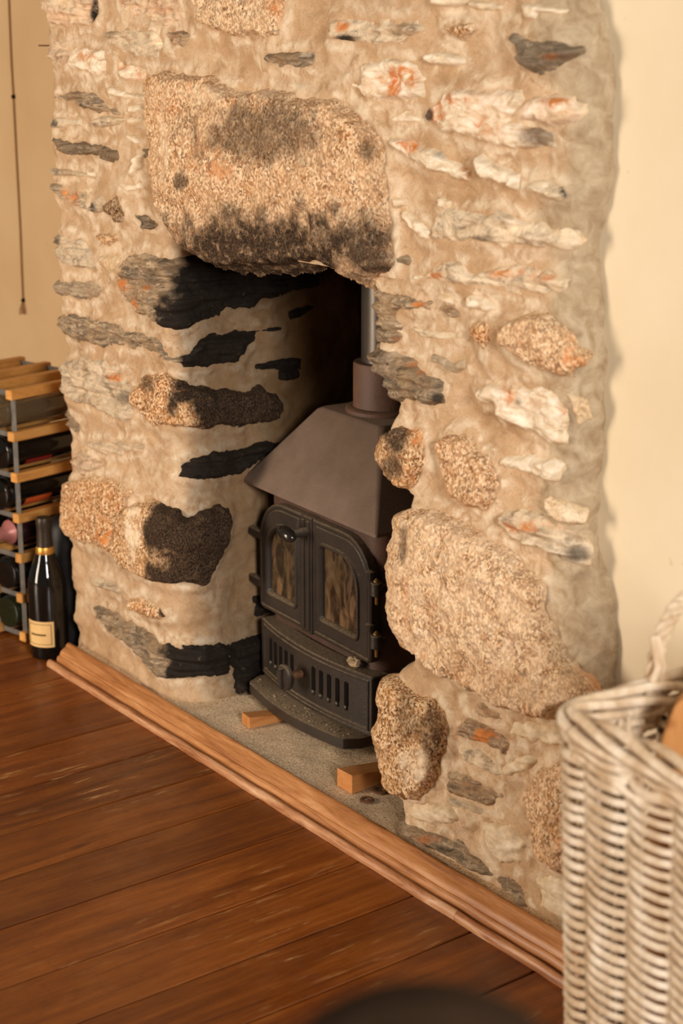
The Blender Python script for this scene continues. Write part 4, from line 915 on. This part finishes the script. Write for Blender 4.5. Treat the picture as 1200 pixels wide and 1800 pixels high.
def handle(sgn):
    hb = MB(); yc, hw, hh = .012, .068, .108
    xx = sgn * (HWX + .004)
    def arc(t): a = pi * t; return Vector((xx + sgn * .0, yc - hw * cos(a), BH - .045 + (hh + .03) * sin(a) ** .75))
    n = 80
    for r in range(3):
        pts = []
        for q in range(n + 1):
            t = q / n; p = arc(t); p2 = arc(min(t + .01, 1)); p1 = arc(max(t - .01, 0)); T = (p2 - p1).normalized(); B = Vector((1, 0, 0)); N_ = T.cross(B)
            a = 2 * pi * (t * 7 + r / 3); pts.append(p + (B * cos(a) + N_ * sin(a)) * .0056)
        hb.tube(pts, .0052, 8)
    hd_ = hb.build('handle', M['wicker'], bk)
    for e_ in (0, 1):
        y = yc + (hw if e_ else -hw)
        for q in (-.008, .006): 
            hb = MB().tube([(xx - .016, y + q, BH - .075), (xx + .004, y + q, BH - .02), (xx + .014, y + q * .6, BH + .02), (xx + .002, y + q * .3, BH + .055)], .0050, 8); hb.build('handle_wrap', M['wicker'], hd_)
handle(-1); handle(1)
MB().box(-HWX * .90 + .012, HWX * .90 - .012, -HWY * .90 + .012, HWY * .90 - .012, .004, .02, .004).build('base', M['wicker'], bk)
# firewood
def log(loc, L_, r, rot, label, split=True, seed=0, slant=0.0):
    e = empty('firewood_log', loc, label, 'log', 'firewood in the basket'); e.rotation_euler = rot
    n = 28; loops = []; m = 12
    for i in range(m + 1):
        z = L_ * (i / m - .5); lp = []
        for k in range(n):
            a = 2 * pi * k / n; rr = r * (1 + .12 * float(vnoise(k * .6 + (0 if k < n/2 else 0), i * .5, seed)) + .04 * float(vnoise(k * 1.9, i * 1.7, seed + 2)))
            x, y = rr * cos(a), rr * sin(a)
            if split and y < -.25 * r: y = -.25 * r + .06 * r * float(vnoise(x * 60, i * .4, seed + 5))
            if i in (0, m): x *= .96; y *= .96
            zt = (z + L_ / 2) * (1 - slant * (.5 - .5 * x / r)) - L_ / 2
            f = 1 - (.35 * max(0, (i / m - .72) / .28) ** 2 if slant else 0)
            lp.append((x * f, y * f, zt))
        loops.append(lp)
    MB().loft(loops).build('log_wood', M['log'], e, angle=40)
    bk_ = MB(); lo = []
    for i in range(m + 1):
        z = L_ * (i / m - .5) * .985; out = []; inn = []
        for k in range(15):
            a = pi * .06 + pi * .88 * k / 14; rr = r * (1.05 + .14 * float(vnoise(k * .9, i * .7, seed + 8)))
            out.append((rr * cos(a), rr * sin(a), z)); inn.append((r * .93 * cos(a), r * .93 * sin(a), z))
        if slant: out = [(x * .97, y * .97, (z + L_/2) * (.80 - slant * (.5 - .5 * x / r)) - L_/2) for x, y, z in out]; inn = [(x, y, (z + L_/2) * (.80 - slant * (.5 - .5 * x / r)) - L_/2) for x, y, z in inn]
        lo.append(out + inn[::-1])
    bk_.loft(lo).build('bark', M['bark'], e, angle=50)
    return e
log((-1.180, 1.398, .450), .51, .058, (radians(0), radians(1), radians(38)), 'tall split log standing upright with its cut face showing above the basket border', seed=2, slant=.17)
log((-1.115, 1.44, .105), .20, .055, (radians(86), 0, radians(30)), 'log lying at the bottom of the basket under the tall split log', seed=6)
log((-1.00, 1.60, .33), .60, .036, (radians(8), radians(8), radians(60)), 'slim log behind the tallest one in the basket', seed=4)
log((-1.15, 1.605, .17), .26, .04, (radians(6), radians(-3), radians(100)), 'short log in the left back corner of the basket', seed=9)
# ================================================================ dark chair in the near foreground
ap = onz(752, 1741, .92); ch = empty('dining_chair', (float(ap[0]), float(ap[1]), 0), 'dark out of focus chair whose rounded back rises at the bottom edge', 'chair', rz=atan2(-ap[1], -ap[0]) + pi / 2 + pi)
def arch(y, i=0.0):
    lp = []
    for k in range(33):
        a = pi * k / 32; lp.append(((.130 - i) * cos(a) , y, .64 + (.28 - i) * max(sin(a), 0) ** .8))
    return lp + [(-.15 + i, y, .47 + i), (.15 - i, y, .47 + i)]
MB().loft([arch(-.012, .006), arch(-.016, .012)][::-1] + [arch(-.010, 0), arch(.010, 0), arch(.016, .012)]).build('backrest', M['darkwood'], ch)
MB().loft([[(x, y, z) for x, y in rrect(-.2 + i, .2 - i, -.40 + i, -.005 - i, [.04] * 4, 6)] for z, i in [(.43, .004), (.434, 0), (.455, 0), (.46, .006)]]).build('seat', M['darkwood'], ch)
for x in (-.165, .165):
    MB().tube([(x, -.37, .43), (x * 1.06, -.385, 0)], [.018, .013], 10).build('leg', M['darkwood'], ch)
    MB().tube([(x * .9, 0, .60), (x * .95, 0, .43), (x * 1.06, .03, 0)], [.016, .018, .013], 10).build('leg', M['darkwood'], ch)
